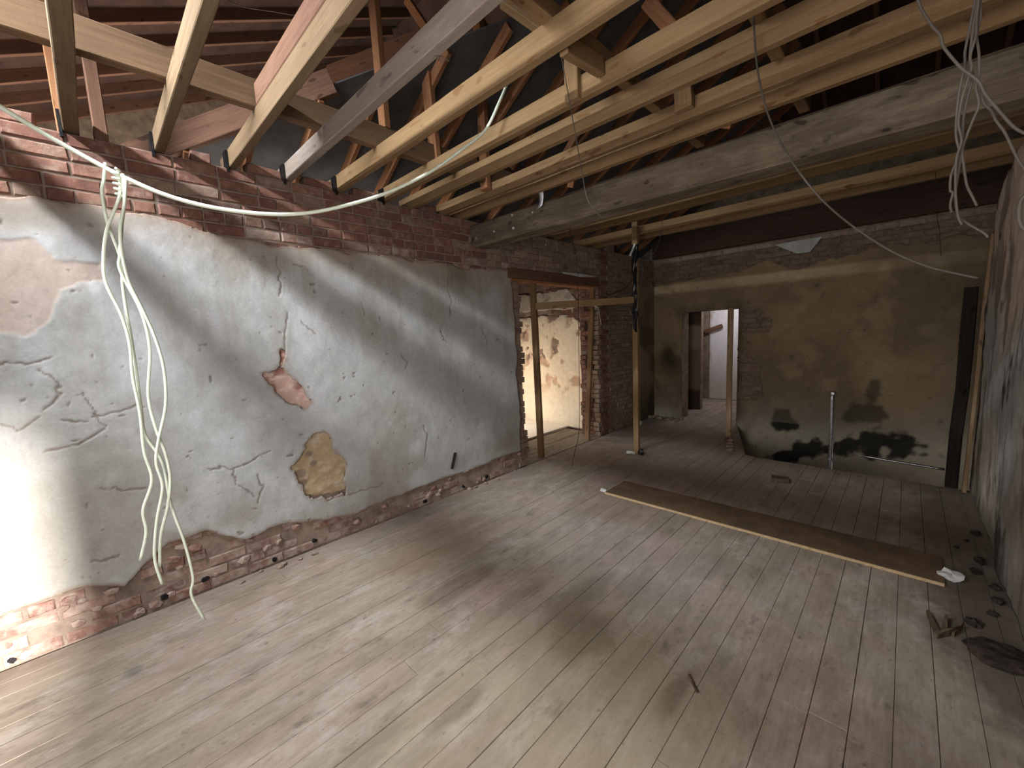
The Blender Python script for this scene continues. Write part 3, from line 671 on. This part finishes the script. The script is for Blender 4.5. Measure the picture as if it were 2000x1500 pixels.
# lower slope over the left wall: felt on orange rafters, cut along the valley board
ES, EZ = .60, 3.26
def eave(x): return EZ+ES*(x-XL)
def on_eave(px, py):
    d = ray(px, py); t = (EZ-ES*XL-CAMZ)/(d[2]-ES*d[0]); return CAMP+d*t
va, vb = on_eave(330, 286), on_eave(650, 166)
dv = (vb-va)/(vb[0]-va[0])
def valley(x): return va+dv*(x-va[0])
x0, x1 = -4.6, -1.0
ya, yb = float(valley(x0)[1]), float(valley(x1)[1])
re_ = struct(link('roof_eave', mesh([(x0, ya, eave(x0)), (x1, yb, eave(x1)), (x1, 7.6, eave(x1)), (x0, 7.6, eave(x0)), (x0, ya, eave(x0)+.01), (x1, yb, eave(x1)+.01), (x1, 7.6, eave(x1)+.01), (x0, 7.6, eave(x0)+.01)],
    [(0, 3, 2, 1), (4, 5, 6, 7), (0, 1, 5, 4), (1, 2, 6, 5), (2, 3, 7, 6), (3, 0, 4, 7)]), M_felt))
yy = .62
while yy < 7.4:
    xs = min(x1, (yy-va[1])/(dv[1])+va[0]) if dv[1] > 0 else x1
    if xs > x0+.2: timber('rafter', (x0, yy, eave(x0)-.05), (xs, yy, eave(xs)-.05), .038, .09, M_roof, re_)
    yy += .36
timber('valley_board', va-dv*.5-np.array([0, 0, -.02]), vb-np.array([0, 0, -.02]), .05, .17, M_rbrown, re_)

# ------------------------------------------------------------------ joists and roof timbers
def joist(name, ybot, mat, label, xl=XL-.22, xr=2.3, w=.05, h=.115, wrap=True, z=ZJ, grp='pale joists crossing overhead'):
    """ybot: y of the far bottom arris"""
    o = timber(name, (xl, ybot-w/2, z+h/2), (xr, ybot-w/2, z+h/2), w, h, mat, None, (0, 0, 1), .004, 10, .002, int(ybot*100)+77)
    tag(o, label, 'joist', grp)
    if wrap:
        q = link('end_wrap', boxes_mesh([(.16, -w/2-.016, -h/2-.035, .235, -w/2-.002, h/2-.01)]), M_blackwrap, o)
    return o
joist('ceiling_joist', -.37, M_pine, 'pale joist nearest the camera, just beyond the left edge of the picture', w=.05, wrap=False)
joist('ceiling_joist', .10, M_pine2, 'steep pale joist crossing the runner, first from the left', w=.065)
joist('ceiling_joist', .47, M_pine2, 'pale joist second from the left, two-toned faces, above the tied cables')
joist('ceiling_joist', .857, M_pine2, 'thick-looking pale joist third from the left, crossed by a wire at the top')
joist('ceiling_joist', 1.22, M_dust, 'grey dusty joist with a broken notch in its lower edge', w=.055)
joist('ceiling_joist', 1.60, M_pine, 'hairy-ended joist just right of the grey dusty one', h=.12)
joist('ceiling_joist', 2.02, M_pine, 'pale joist with an upright block nailed to its side, where the cable climbs')
joist('ceiling_joist', 2.31, M_pine, 'pale joist with two dark knots, beyond the joist with the block', wrap=False)
joist('ceiling_joist', 2.685, M_tan, 'upper of the paired joists with a grey dust line below it', wrap=False)
joist('ceiling_joist', 2.925, M_tan, 'lower of the paired joists, lying along the old dark beam', wrap=False)
joist('ceiling_joist', 4.195, M_tan, 'first thin tan joist beyond the old dark beam', h=.10, wrap=False)
joist('ceiling_joist', 4.525, M_tan, 'second thin tan joist beyond the old beam, under the first', h=.10, wrap=False)
joist('ceiling_joist', 5.22, M_tan, 'third thin tan joist beyond the beam, with a bright lower edge', h=.10, wrap=False)
joist('ceiling_joist', 5.54, M_tan, 'farthest thin tan joist, before the dark back plate', h=.10, wrap=False)
# splits and stubs
gj = next(o for o in COL.objects if str(o.get('label')).startswith('grey dusty joist'))
for k in range(4):
    a = ony(848+2*k, 108, 1.16); tube('splinter', [a, a+np.array([.012+.006*k, .01, -.015]), a+np.array([.025+.01*k, .02, -.03-.004*k])], .0012, M_wire, gj, 5).matrix_basis = gj.matrix_basis.inverted()
o = timber('main_beam', (XL-.05, 3.09, 2.745), (2.3, 3.16, 2.745), .22, .235, M_old, None, (0, 0, 1), .02, 14, .006, 5)
tag(o, 'massive old dark beam with mortar crumbs, spanning the room under the joists', 'beam')
for (px, py, r_) in ((1003, 445, .018), (1000, 420, .012), (965, 452, .011), (1040, 415, .012), (930, 465, .016)):
    q = ony(px, py, 2.975); c_ = link('mortar_crumb', stone_mesh(r_, px), M_paper if px != 930 else M_mortar, o); c_.matrix_basis = o.matrix_basis.inverted() @ Matrix.Translation((q[0], 2.975, q[2]))
o = timber('runner_beam', (-2.75, -1.0, ZJ+.115+.075), (-2.75, 3.3, ZJ+.115+.075), 0.06, .152, M_run, None, (0, 0, 1), .004, 6, .002, 9)
tag(o, 'tan runner timber crossing over the joists above the left brickwork', 'timber')
o = timber('binder_beam', (-1.22+.02, 1.15, ZJ+.115+.04), (-1.22+.02, 3.4, ZJ+.115+.04), .06, .08, M_tan, None, (0, 0, 1), .004, 6, .002, 10)
tag(o, 'tan binder lying across the joists in the middle of the ceiling', 'timber')
tag(timber('binder_beam', (-.55, 1.9, ZJ+.115+.04), (-.55, 3.4, ZJ+.115+.04), .06, .08, M_tan), 'short tan binder on the paired joists, right of the hanging foil', 'timber')
tag(timber('wall_plate', (XL+.02, YB-.06, 3.10), (2.3, YB-.06, 3.10), .09, .38, M_plate, None, (0, 0, 1), .006), 'dark brown plate along the top of the back wall', 'timber')
tag(timber('roof_strut', (-2.75, 1.64, ZJ+.26), (-2.75, 1.62, RZ0+1.6*RS-.1), .045, .085, M_roof), 'upright orange strut rising from the runner beside the grey dusty joist', 'strut', 'upright struts in the roof')
tag(timber('roof_strut', (-2.75, 2.07, ZJ+.12), (-2.75, 2.03, eave(-2.75)+.2), .045, .10, M_roof), 'upright orange strut in the middle, broken off under the grey joist', 'strut', 'upright struts in the roof')
tag(timber('roof_strut', (-2.75, 2.60, ZJ+.05), (-2.75, 2.61, 4.9), .05, .09, M_roof), 'tall upright orange strut right of the notch in the grey joist', 'strut', 'upright struts in the roof')
def seg3(name, a, b, Ya, Yb, w, h, mat, label, cat='strut', group=None):
    o = timber(name, ony(*a, Ya), ony(*b, Yb), w, h, mat); tag(o, label, cat, group); return o
seg3('roof_brace', (795, 0), (845, 75), 2.4, 2.4, .04, .07, M_roof, 'slanting brace at the top, left of the grey dusty joist')
seg3('roof_brace', (985, -6), (1085, 66), 1.75, 1.95, .06, .09, M_pine, 'pale slanting brace nailed on the joist, right of the grey one')
seg3('roof_brace', (1265, 4), (1320, 66), 2.6, 2.6, .05, .08, M_roof, 'orange slanting brace above the middle joists, near the top')
seg3('roof_board', (850, 98), (1090, 112), 3.0, 3.4, .03, .34, M_rbrown, 'wide reddish brown board behind the upright struts', 'board')
seg3('roof_board', (640, 150), (880, 60), 2.2, 2.6, .03, .22, M_rbrown, 'dark brown sloping board behind the first upright strut', 'board')
seg3('roof_brace', (900, 132), (850, 212), 2.5, 2.5, .03, .05, M_roof, 'thin brace against the dark felt below the wide brown board')
seg3('roof_brace', (1060, 205), (1000, 330), 3.2, 3.2, .04, .07, M_roof, 'orange rafter edge beside the shining foil')
seg3('roof_brace', (1130, 255), (1080, 345), 3.6, 3.6, .04, .07, M_roof, 'lower orange rafter edge beside the foil, behind the paired joists')
tag(timber('upright_board', (XL-.10, .035, 2.90), (XL-.10, .035, 3.60), .045, .10, M_roof, None, (1, 0, 0)), 'lit orange upright board on the wall top, left of the first joist', 'board')
tag(timber('upright_board', (XL-.09, .19, 2.90), (XL-.09, .19, 4.2), .06, .13, M_rbrown, None, (1, 0, 0)), 'brown upright board on the wall top, right of the first joist', 'board')
tag(timber('upper_rafter', (-2.70, .83, 3.085), (.6, .83, 3.085), .045, .11, M_rbrown), 'orange timber lying on top of the third joist, above the runner', 'timber')
# block nailed to the joist
o = timber('joist_block', (-1.352, 1.955, 2.905), (-1.352, 1.955, 3.165), .04, .085, M_pine, None, (1, 0, 0)); tag(o, 'short upright pale block nailed to the side of a joist', 'block')
seg3('joist_brace', (1100, 88), (1172, 132), 1.62, 1.95, .045, .08, M_tan, 'short tan brace between two joists above the upright block')
seg3('joist_block', (1335, 172), (1337, 215), 2.6, 2.6, .05, .10, M_tan, 'small tan block between the joists, right of the middle', 'block')
for (px, py, lb) in ((1110, 358, 'small orange offcut wedged between the beam and the joist'), (1412, 240, 'pinkish offcut poking out above the old beam, right of the orange one')):
    q = ony(px, py, 2.96); o = link('packing_block', beam_mesh(.05, .04, .06, .004, 1, .003, px), M_roof); o.location = q; o.rotation_euler = (.2, .3, .4); tag(o, lb, 'offcut')
# foil sheets hanging under the felt
def foil(name, pts, depth, label, seed, mat=None):
    rr = random.Random(seed); (a, b, c, d) = [np.array(ony(*p, depth)) for p in pts]; n = 10; V, F = [], []
    for i in range(n+1):
        for j in range(n+1):
            s, t = i/n, j/n; p = (a*(1-s)+b*s)*(1-t)+(d*(1-s)+c*s)*t
            V.append(p+np.array([rr.uniform(-.02, .02), rr.uniform(-.04, .04), rr.uniform(-.02, .02)]))
    for i in range(n):
        for j in range(n): k = i*(n+1)+j; F.append((k, k+1, k+n+2, k+n+1))
    o = link(name, mesh(V, F, name), mat or M_foil); so = o.modifiers.new('thick', 'SOLIDIFY'); so.thickness = .002
    return tag(o, label, 'foil')
foil('foil_sheet', [(985, 210), (1060, 165), (1045, 205), (1000, 250)], 3.6, 'crumpled silver foil hanging between the joists near the climbing cable', 1)
foil('foil_sheet', [(1040, 285), (1100, 225), (1085, 270), (1010, 330)], 4.0, 'silver foil sheet glinting lower between the paired joists', 2)
pts = [ony(*p, 2.93) for p in ((1043, 357), (1052, 366), (1058, 382), (1056, 402), (1052, 408))]
V, F = [], []
for p in smooth_path(pts, 4): V += [p+np.array([-.022, 0, .0]), p+np.array([.022, 0, .01])]
for i in range(len(V)//2-1): F.append((2*i, 2*i+1, 2*i+3, 2*i+2))
o = link('foil_strip', mesh(V, F, 'foil_strip', True), M_foil); so = o.modifiers.new('thick', 'SOLIDIFY'); so.thickness = .003
tag(o, 'curled silver foil strip hanging in front of the old dark beam', 'foil')

# ------------------------------------------------------------------ stud frame at the doorway
lt = timber('door_lintel', (XL-.05, 3.50, 2.40), (XL-.05, 5.47, 2.40), 0.14, .12, M_rbrown, None, (0, 0, 1), .006, 4, .003, 3); tag(lt, 'dark timber lintel over the side doorway, dusted with mortar', 'lintel')
e_ = timber('lower_board', (XL-.06, 3.55, 2.325), (XL-.06, 5.45, 2.325), .16, .028, M_roof, lt)
mz = link('mortar_ridge', stone_mesh(.06, 77, (.6, 8.5, .42)), M_paper, lt); mz.matrix_basis = lt.matrix_basis.inverted() @ Matrix.Translation((XL+.02, 4.95, 2.475))
z_ = onx(1040, 548, XL-.06)
tag(timber('wall_stud', (XL-.07, 4.08, 0), (XL-.06, float(z_[1]), 2.31), .048, .085, M_tan, None, (1, 0, 0), .004, 4, .002), 'tan upright stud in the doorway, left of the two', 'stud', 'upright studs of the bare frame')
a_, b_ = onx(1147, 858, XL-.06), onx(1157, 558, XL-.03)
tag(timber('wall_stud', (a_[0], a_[1], 0), (b_[0], b_[1], 2.33), .045, .075, M_tan, None, (1, 0, 0), .004, 4, .002), 'leaning tan stud beside the torn brick jamb of the doorway', 'stud', 'upright studs of the bare frame')
ps = timber('wall_stud', (-2.545, 4.975, 0), (-2.545, 4.975, 3.02), .05, .075, M_pine, None, (1, 0, 0), .004, 6, .002); tag(ps, 'free-standing pale post with black plastic wrapped round its upper half', 'stud', 'upright studs of the bare frame')
zw0, zw1 = float(ony(1243, 650, 4.97)[2]), float(ony(1240, 478, 4.97)[2])
V, F = [], []; NS = 10; NR = 16; rr = random.Random(4)
for i in range(NR+1):
    zz = zw0+(zw1-zw0)*i/NR
    for k in range(NS):
        th = 2*math.pi*k/NS; ra = .046+rr.uniform(-.008, .010); low = (1-smoothstep(0, .28, np.array(i/NR)))*.30*(.5-.5*math.cos(th+.9))
        V.append((-2.545+math.cos(th)*ra*.9, 4.975+math.sin(th)*ra, zz+(low if i < 5 else 0)))
for i in range(NR):
    for k in range(NS): F.append((i*NS+k, i*NS+(k+1) % NS, (i+1)*NS+(k+1) % NS, (i+1)*NS+k))
w_ = link('plastic_wrap', mesh(V, F), M_blackwrap, ps); w_.matrix_basis = ps.matrix_basis.inverted()
ra_, rb_ = onx(1046, 603, XL-.03), ony(1236, 588, 4.95)
tag(timber('frame_rail', (XL-.03, ra_[1], 2.02), (-2.56, 4.95, 2.05), .045, .085, M_tan), 'tan rail joining the doorway stud to the wrapped post', 'rail')
tag(tube('black_cable', [ony(*p, 4.9) for p in ((1236, 545), (1222, 562), (1205, 570), (1188, 576), (1180, 574))], .008, M_blackwrap), 'black cable drooping from the wrapped post to the brick pier', 'cable')
tag(tube('black_cable', [ony(*p, 5.0) for p in ((1192, 592), (1190, 620), (1193, 640), (1191, 660))], .008, M_blackwrap), 'black cable end hanging below the rail beside the torn jamb', 'cable')
tag(tube('plastic_strip', [ony(*p, 4.88) for p in ((1160, 598), (1168, 602), (1172, 622), (1174, 634))], .013, M_paper, flat=.3), 'torn white plastic strip hanging from the frame rail', 'strip')
tag(tube('plastic_strip', [ony(*p, 4.90) for p in ((1212, 526), (1206, 536), (1198, 548), (1188, 555))], .012, M_wire, flat=.3), 'grey torn plastic strip left of the wrapped post top', 'strip')
o = tube('plastic_flap', [ony(*p, 4.90) for p in ((1240, 476), (1236, 486), (1230, 500))], .014, M_paper, ps, flat=.35); o.matrix_basis = ps.matrix_basis.inverted(); o['label'] = 'white torn flap'
tag(timber('door_post', (-1.85, 6.52, 0), (-1.85, 6.52, float(ony(1427, 602, 6.52)[2])), .045, .07, M_grey, None, (1, 0, 0), .004, 4, .002), 'thin pale post standing before the back doorway', 'stud', 'upright studs of the bare frame')

# ------------------------------------------------------------------ stair void: pipe, rail, dark post, timbers at the wall end
pp = tag(tube('vent_pipe', [(-.545, 5.72, -.6), (-.55, 5.72, .3), (-.56, 5.72, .88)], .021, M_metal, None, 10), 'grey upright pipe at the edge of the floor before the mouldy wall', 'pipe')
for zz in (.1, .86):
    c_ = link('pipe_collar', mesh(*tube_data([np.array([-.553, 5.72, zz-.015]), np.array([-.553, 5.72, zz+.015])], .026, 10)), M_metal, pp)
tag(tube('hand_rail', [(-.29, 5.72, .185), (.03, 5.72, .17), (.345, 5.72, .158)], .012, M_metal, None, 8), 'thin pale rail lying low along the stair opening', 'rail')
tag(timber('newel_post', (.40, 5.75, -.9), (.415, 5.75, 1.92), .09, .09, M_black, None, (1, 0, 0), .01, 6, .006), 'charred black post in the corner of the stair opening', 'post')
a_ = onz(1884, 957, 0)
tag(timber('leaning_batten', (.475, 5.60, 0), (.50, 5.61, 2.36), .026, .07, M_grey, None, (0, 1, 0), .003, 6, .003), 'pale tall batten standing at the broken end of the grey wall', 'batten', 'battens at the wall end')
tag(timber('leaning_batten', (.545, 5.70, 0), (.56, 5.72, 2.40), .05, .10, M_rbrown, None, (0, 1, 0), .004, 6, .003), 'brown board standing behind the pale batten at the wall end', 'batten', 'battens at the wall end')
tp = [ony(*p, 7.25) for p in ((1512, 478), (1606, 462), (1582, 492), (1556, 495))]
o = link('slate_piece', mesh(tp+[q+np.array([0, .012, 0]) for q in tp], [(0, 1, 2, 3), (7, 6, 5, 4), (0, 4, 5, 1), (1, 5, 6, 2), (2, 6, 7, 3), (3, 7, 4, 0)]), M_slate); tag(o, 'pale grey broken slate hanging below the back wall plate', 'slate')

# ------------------------------------------------------------------ cables
def vplane(pts, anchor, off=0.0):
    a = np.array(anchor, float); n = a-CAMP; n[2] = 0; n /= np.linalg.norm(n)
    return [onplane(x, y, a+n*off, n) for (x, y) in pts]
pe = ony(948, 255, 1.86); pm = np.array([-2.45, .17, 2.5])
dirr = pe-pm; dirr[2] = 0; nn = np.array([-dirr[1], dirr[0], 0]); nn /= np.linalg.norm(nn)
CAB = [onplane(x, y, pm, nn) for (x, y) in ((-60, 172), (0, 208), (95, 266), (195, 322), (250, 350), (330, 383), (420, 406), (520, 418), (600, 416), (680, 400), (760, 375), (840, 336), (905, 290), (948, 254))]
CAB.append(ony(975, 200, 1.90)); CAB.append(ony(990, 165, 1.95))
sagc = tag(tube('sagging_cable', CAB, .0092, M_cable, None, 8), 'long off-white cable sagging across the left wall with tied tails', 'cable')
def strand(pts, off, label, r=.0062):
    P = [onplane(x, y, pm-nn*off*0+np.array([0, 0, 0]), nn) for (x, y) in pts]
    P = [p+nn*off*(1 if np.dot(nn, CAMP-pm) > 0 else -1)*min(1, i/2) for i, p in enumerate(P)]
    P[-1][2] = max(P[-1][2], .012)
    o = tube('hanging_cable', P, r, M_cable, None, 7); tag(o, label, 'cable', 'cable tails tied to the sagging cable')
strand([(206, 318), (203, 350), (199, 378), (210, 434), (231, 490), (238, 518), (240, 560), (248, 615), (258, 670), (268, 740), (276, 800), (284, 850), (318, 905), (334, 985), (360, 1058), (377, 1127), (374, 1162), (399, 1210)], .0, 'longest off-white cable tail, touching the floor at its end')
strand([(232, 338), (236, 380), (222, 425), (213, 448), (206, 497), (210, 553), (240, 616), (256, 672), (262, 735), (276, 805), (284, 880), (299, 935), (282, 993), (288, 1036), (277, 1090)], .02, 'off-white cable tail bowing out lowest on the left')
strand([(240, 340), (246, 390), (244, 440), (240, 500), (241, 532), (280, 609), (297, 682), (294, 770), (308, 833), (326, 880), (336, 930), (331, 985), (318, 1040), (316, 1100)], .035, 'off-white cable tail in the middle of the bunch')
strand([(246, 345), (247, 400), (243, 450), (246, 497), (259, 553), (283, 602), (308, 658), (325, 717), (329, 787), (315, 857), (311, 900), (323, 945), (312, 1010), (308, 1080), (322, 1130)], .05, 'off-white cable tail bowing out on the right')
tw = []
for k in range(26):
    t = k/25; q = pm + (CAB[4]-CAB[3])/np.linalg.norm(CAB[4]-CAB[3])*(-.05+.10*0) ; base = onplane(225+10*t, 330+58*t, pm, nn); th = k*1.4
    tw.append(base+np.array([math.cos(th)*.012, math.sin(th)*.012, 0]))
tube('cable_knot', tw, .006, M_cable, sagc, 6, 1.0, 4)
tag(tube('loose_wire', vplane([(1472, -8), (1473, 60), (1480, 140), (1496, 210), (1520, 270), (1560, 335), (1610, 395), (1670, 445), (1740, 490), (1810, 520), (1880, 537), (1910, 543)], (-.12, 2.2, 2.5)), .0042, M_wire), 'long grey wire drooping from the middle joists to the right wall', 'wire')
tag(tube('loose_wire', vplane([(1062, 5), (1085, 50), (1100, 130), (1118, 230), (1134, 320), (1146, 385), (1160, 408), (1176, 426)], (-1.3, 1.9, 2.6)), .0025, M_wire), 'thin wire hanging past the upright block, ending before the old beam', 'wire')
tag(tube('loose_wire', [ony(*p, 4.0) for p in ((1113, 430), (1114, 460), (1124, 495), (1128, 530), (1130, 650), (1132, 800), (1130, 850), (1122, 885), (1116, 912))], .003, M_rag), 'thin brown wire hanging in the doorway down to the floor', 'wire')
tag(tube('loose_wire', [ony(*p, 4.6) for p in ((1298, 380), (1294, 430), (1285, 480), (1268, 505), (1250, 530))], .003, M_wire), 'fine wire slanting to the top of the wrapped post', 'wire')
tag(tube('loose_wire', [ony(*p, 1.30) for p in ((430, -6), (470, 12), (530, 22), (590, 31), (640, 28), (690, 18), (720, 4))], .004, M_wire), 'grey wire looping across the joists at the top left', 'wire')
AN = (.34, 1.45, 2.6)
for lb, pts in (('left strand of the wire bunch hanging before the right wall', [(1906, -8), (1896, 45), (1885, 100), (1884, 130), (1872, 190), (1867, 260), (1873, 300), (1858, 340), (1856, 372), (1861, 376), (1856, 400), (1859, 415)]),
                ('middle strand of the wire bunch, ending in a fork', [(1912, -8), (1907, 40), (1906, 70), (1895, 110), (1897, 135), (1880, 190), (1872, 240), (1878, 275), (1868, 310), (1866, 360), (1868, 400), (1872, 425), (1879, 439)]),
                ('right strand of the wire bunch, swinging out at its end', [(1915, -8), (1915, 35), (1908, 70), (1912, 105), (1912, 150), (1906, 170), (1912, 205), (1898, 240), (1880, 290), (1882, 320), (1888, 360), (1897, 380), (1908, 402)]),
                ('inner strand of the wire bunch, running on to the wall end', [(1910, -8), (1900, 60), (1894, 120), (1900, 150), (1890, 190), (1882, 230), (1880, 270), (1876, 310), (1868, 362), (1866, 390), (1872, 420), (1892, 438), (1920, 454), (1930, 464)])):
    o = tube('loose_wire', vplane(pts, AN, random.uniform(-.02, .02)), .0028, M_wire); tag(o, lb, 'wire', 'wire bunch before the right wall')
tag(tube('loose_wire', vplane([(1790, -8), (1800, 18), (1820, 50), (1837, 70), (1842, 90), (1862, 116), (1880, 135), (1910, 158), (1925, 185), (1950, 215), (1980, 248), (2010, 265)], (.36, 1.4, 2.6)), .0032, M_wire), 'wire slanting from the top down across the hanging bunch', 'wire')
tag(tube('loose_wire', vplane([(1916, 165), (1921, 200), (1936, 216), (1945, 235), (1962, 258), (1975, 285), (1990, 315), (2006, 338)], (.38, 1.5, 2.6)), .003, M_wire), 'short wire forking off below the slanting wire', 'wire')
tag(tube('loose_wire', vplane([(2006, 378), (1994, 392), (1990, 415), (1993, 438), (2006, 452)], (.42, 1.35, 2.4)), .004, M_wire), 'wire loop at the right wall, cut by the picture edge', 'wire')
tag(tube('loose_wire', [ony(*p, 5.1) for p in ((1827, 334), (1829, 370), (1830, 420), (1835, 450), (1838, 500))], .0022, M_rag), 'fine dark thread hanging from the third thin joist', 'wire')

# ------------------------------------------------------------------ things on the floor
ch = tag(link('chipboard_strip', boxes_mesh([(-2.155, 3.515, .0, .256, 3.915, .018)]), M_chip), 'long brown chipboard strip lying across the floorboards', 'board')
link('pale_edge', boxes_mesh([(-2.155, 3.505, .0, .254, 3.515, .0185)]), M_chipedge, ch)['label'] = 'pale raw edge'
def lump(name, loc, r, sq, mat, label, cat, seed=1, rot=(0, 0, 0), sub=2):
    bm = bmesh.new(); bmesh.ops.create_icosphere(bm, subdivisions=sub, radius=r); rr = random.Random(seed)
    for v in bm.verts: k = rr.uniform(.6, 1.25) if sub < 3 else rr.uniform(.86, 1.12); v.co = Vector((v.co.x*sq[0]*k, v.co.y*sq[1]*k, v.co.z*sq[2]*k))
    zmin = min(v.co.z for v in bm.verts)
    for v in bm.verts: v.co.z = max(v.co.z, zmin*.55)
    zmin = min(v.co.z for v in bm.verts)
    me = bpy.data.meshes.new(name); bm.to_mesh(me); bm.free(); o = link(name, me, mat); o.location = (loc[0], loc[1], loc[2]-zmin); o.rotation_euler = rot
    return tag(o, label, cat)
lump('paper_scrap', (.285, 3.64, .001), .055, (1, .9, .7), M_paper, 'crumpled white paper at the right end of the chipboard strip', 'paper', 3)
q = onz(1242, 888, 0); lump('paper_scrap', (-2.60, 4.90, .001), .05, (1.2, .8, .55), M_paper, 'torn white paper round the foot of the wrapped post', 'paper', 4)
lump('plastic_scrap', (-2.47, 4.94, .001), .05, (.8, .8, 1.0), M_blackwrap, 'black plastic crumple at the foot of the wrapped post', 'plastic', 6)
lump('paper_scrap', (-2.20, 3.55, .001), .03, (1.2, .8, .7), M_paper, 'small pale crumb at the left corner of the chipboard strip', 'paper', 5)
q = onz(1250, 831, 0); lump('paper_scrap', (q[0], q[1], .001), .05, (.6, .8, 1.2), M_paper, 'small white scrap standing behind the wrapped post', 'paper', 9)
bx = link('wood_offcut', beam_mesh(.15, .10, .045, .004, 1, .002, 8), M_dirtwood); q = onz(1522, 941, 0); bx.location = (q[0]-.07, q[1], .024); bx.rotation_euler = (0, 0, .25); tag(bx, 'small brown wood offcut alone on the far floor', 'offcut')
# splintered wood at the right
q = onz(1836, 1225, 0); V, F = [], []
for j, (dx, dy, L, w) in enumerate(((0, 0, .20, .03), (.02, .03, .17, .025), (.05, .05, .12, .02), (-.01, -.02, .14, .016))):
    b, f = box_data(0, -w/2, 0, L, w/2, .014+.004*j); a = 1.75-.28*j; n0 = len(V)
    for (bxv, byv, bzv) in b:
        k = 1 if bxv == 0 else .35
        V.append((dx+bxv*math.cos(a)-byv*k*math.sin(a), dy+bxv*math.sin(a)+byv*k*math.cos(a), .001+bzv*(1+.8*(bxv > 0))))
    F += [tuple(i+n0 for i in t) for t in f]
o = link('splintered_wood', mesh(V, F), M_dirtwood); o.location = (q[0]-.01, q[1]-.10, 0); tag(o, 'splintered rotten wood fragment lying on the boards at the right', 'splinter')
lump('dark_rag', (.41, 2.90, .001), .085, (1.35, 1.3, .34), M_rag, 'dark rotten rag heaped against the right wall', 'rag', 12, (0, 0, .5), 3)
for i in range(9):
    yy = 3.15+.17*i
    lump('plaster_lump', (XR-.04-random.uniform(0, .10)*(1 if i % 3 else 2), yy, .001), random.uniform(.014, .032), (1, 1.2, .7), M_rag, 'dark plaster lump fallen along the foot of the right wall', 'rubble', 40+i)['group'] = 'plaster lumps along the right wall'
for i in range(8):
    lump('brick_bat', (XL+.09+.15*(i % 4)+random.uniform(-.02, .02), YB-.10-.17*(i//4), .001), random.uniform(.03, .05), (1.2, 1, .7), M_brickdark, 'broken brick lying in the corner left of the back doorway', 'rubble', 70+i)['group'] = 'broken bricks in the back corner'
for i in range(5):
    lump('brick_bat', (-1.62-.04*i, 5.78+.16*i, .001), random.uniform(.03, .05), (1.2, 1, .6), M_brickdark, 'dark rubble lump at the edge of the stair opening', 'rubble', 90+i)['group'] = 'rubble at the stair opening'
for i in range(12):
    y = random.uniform(.4, 3.5); lump('plaster_crumb', (XL+.03+random.uniform(0, .07), y, .001), random.uniform(.012, .026), (1, 1.2, .7), M_mortar, 'small plaster crumb on the floor along the left wall', 'rubble', 110+i, sub=1)['group'] = 'plaster crumbs along the left wall'
q0 = onx(882, 905, XL+.02); tag(timber('wood_splinter', q0-np.array([0, 0, .06]), onx(889, 884, XL+.03), .012, .03, M_soot), 'dark splinter stuck in the base of the left wall', 'splinter')
tag(link('sunlit_patch_slab', boxes_mesh([(-5.3, 4.55, .002, -4.22, 5.70, .03)]), M_white), 'white sheet standing in for the sunlit floor patch of the side room', 'sheet')  # pale slab added in place of sunlight on the side room floor
tag(timber('loose_stick', onz(1345, 1318, .006), onz(1362, 1352, .006), .012, .010, M_dirtwood), 'small curved dark twig on the boards in the foreground', 'twig')
bpy.context.view_layer.update()
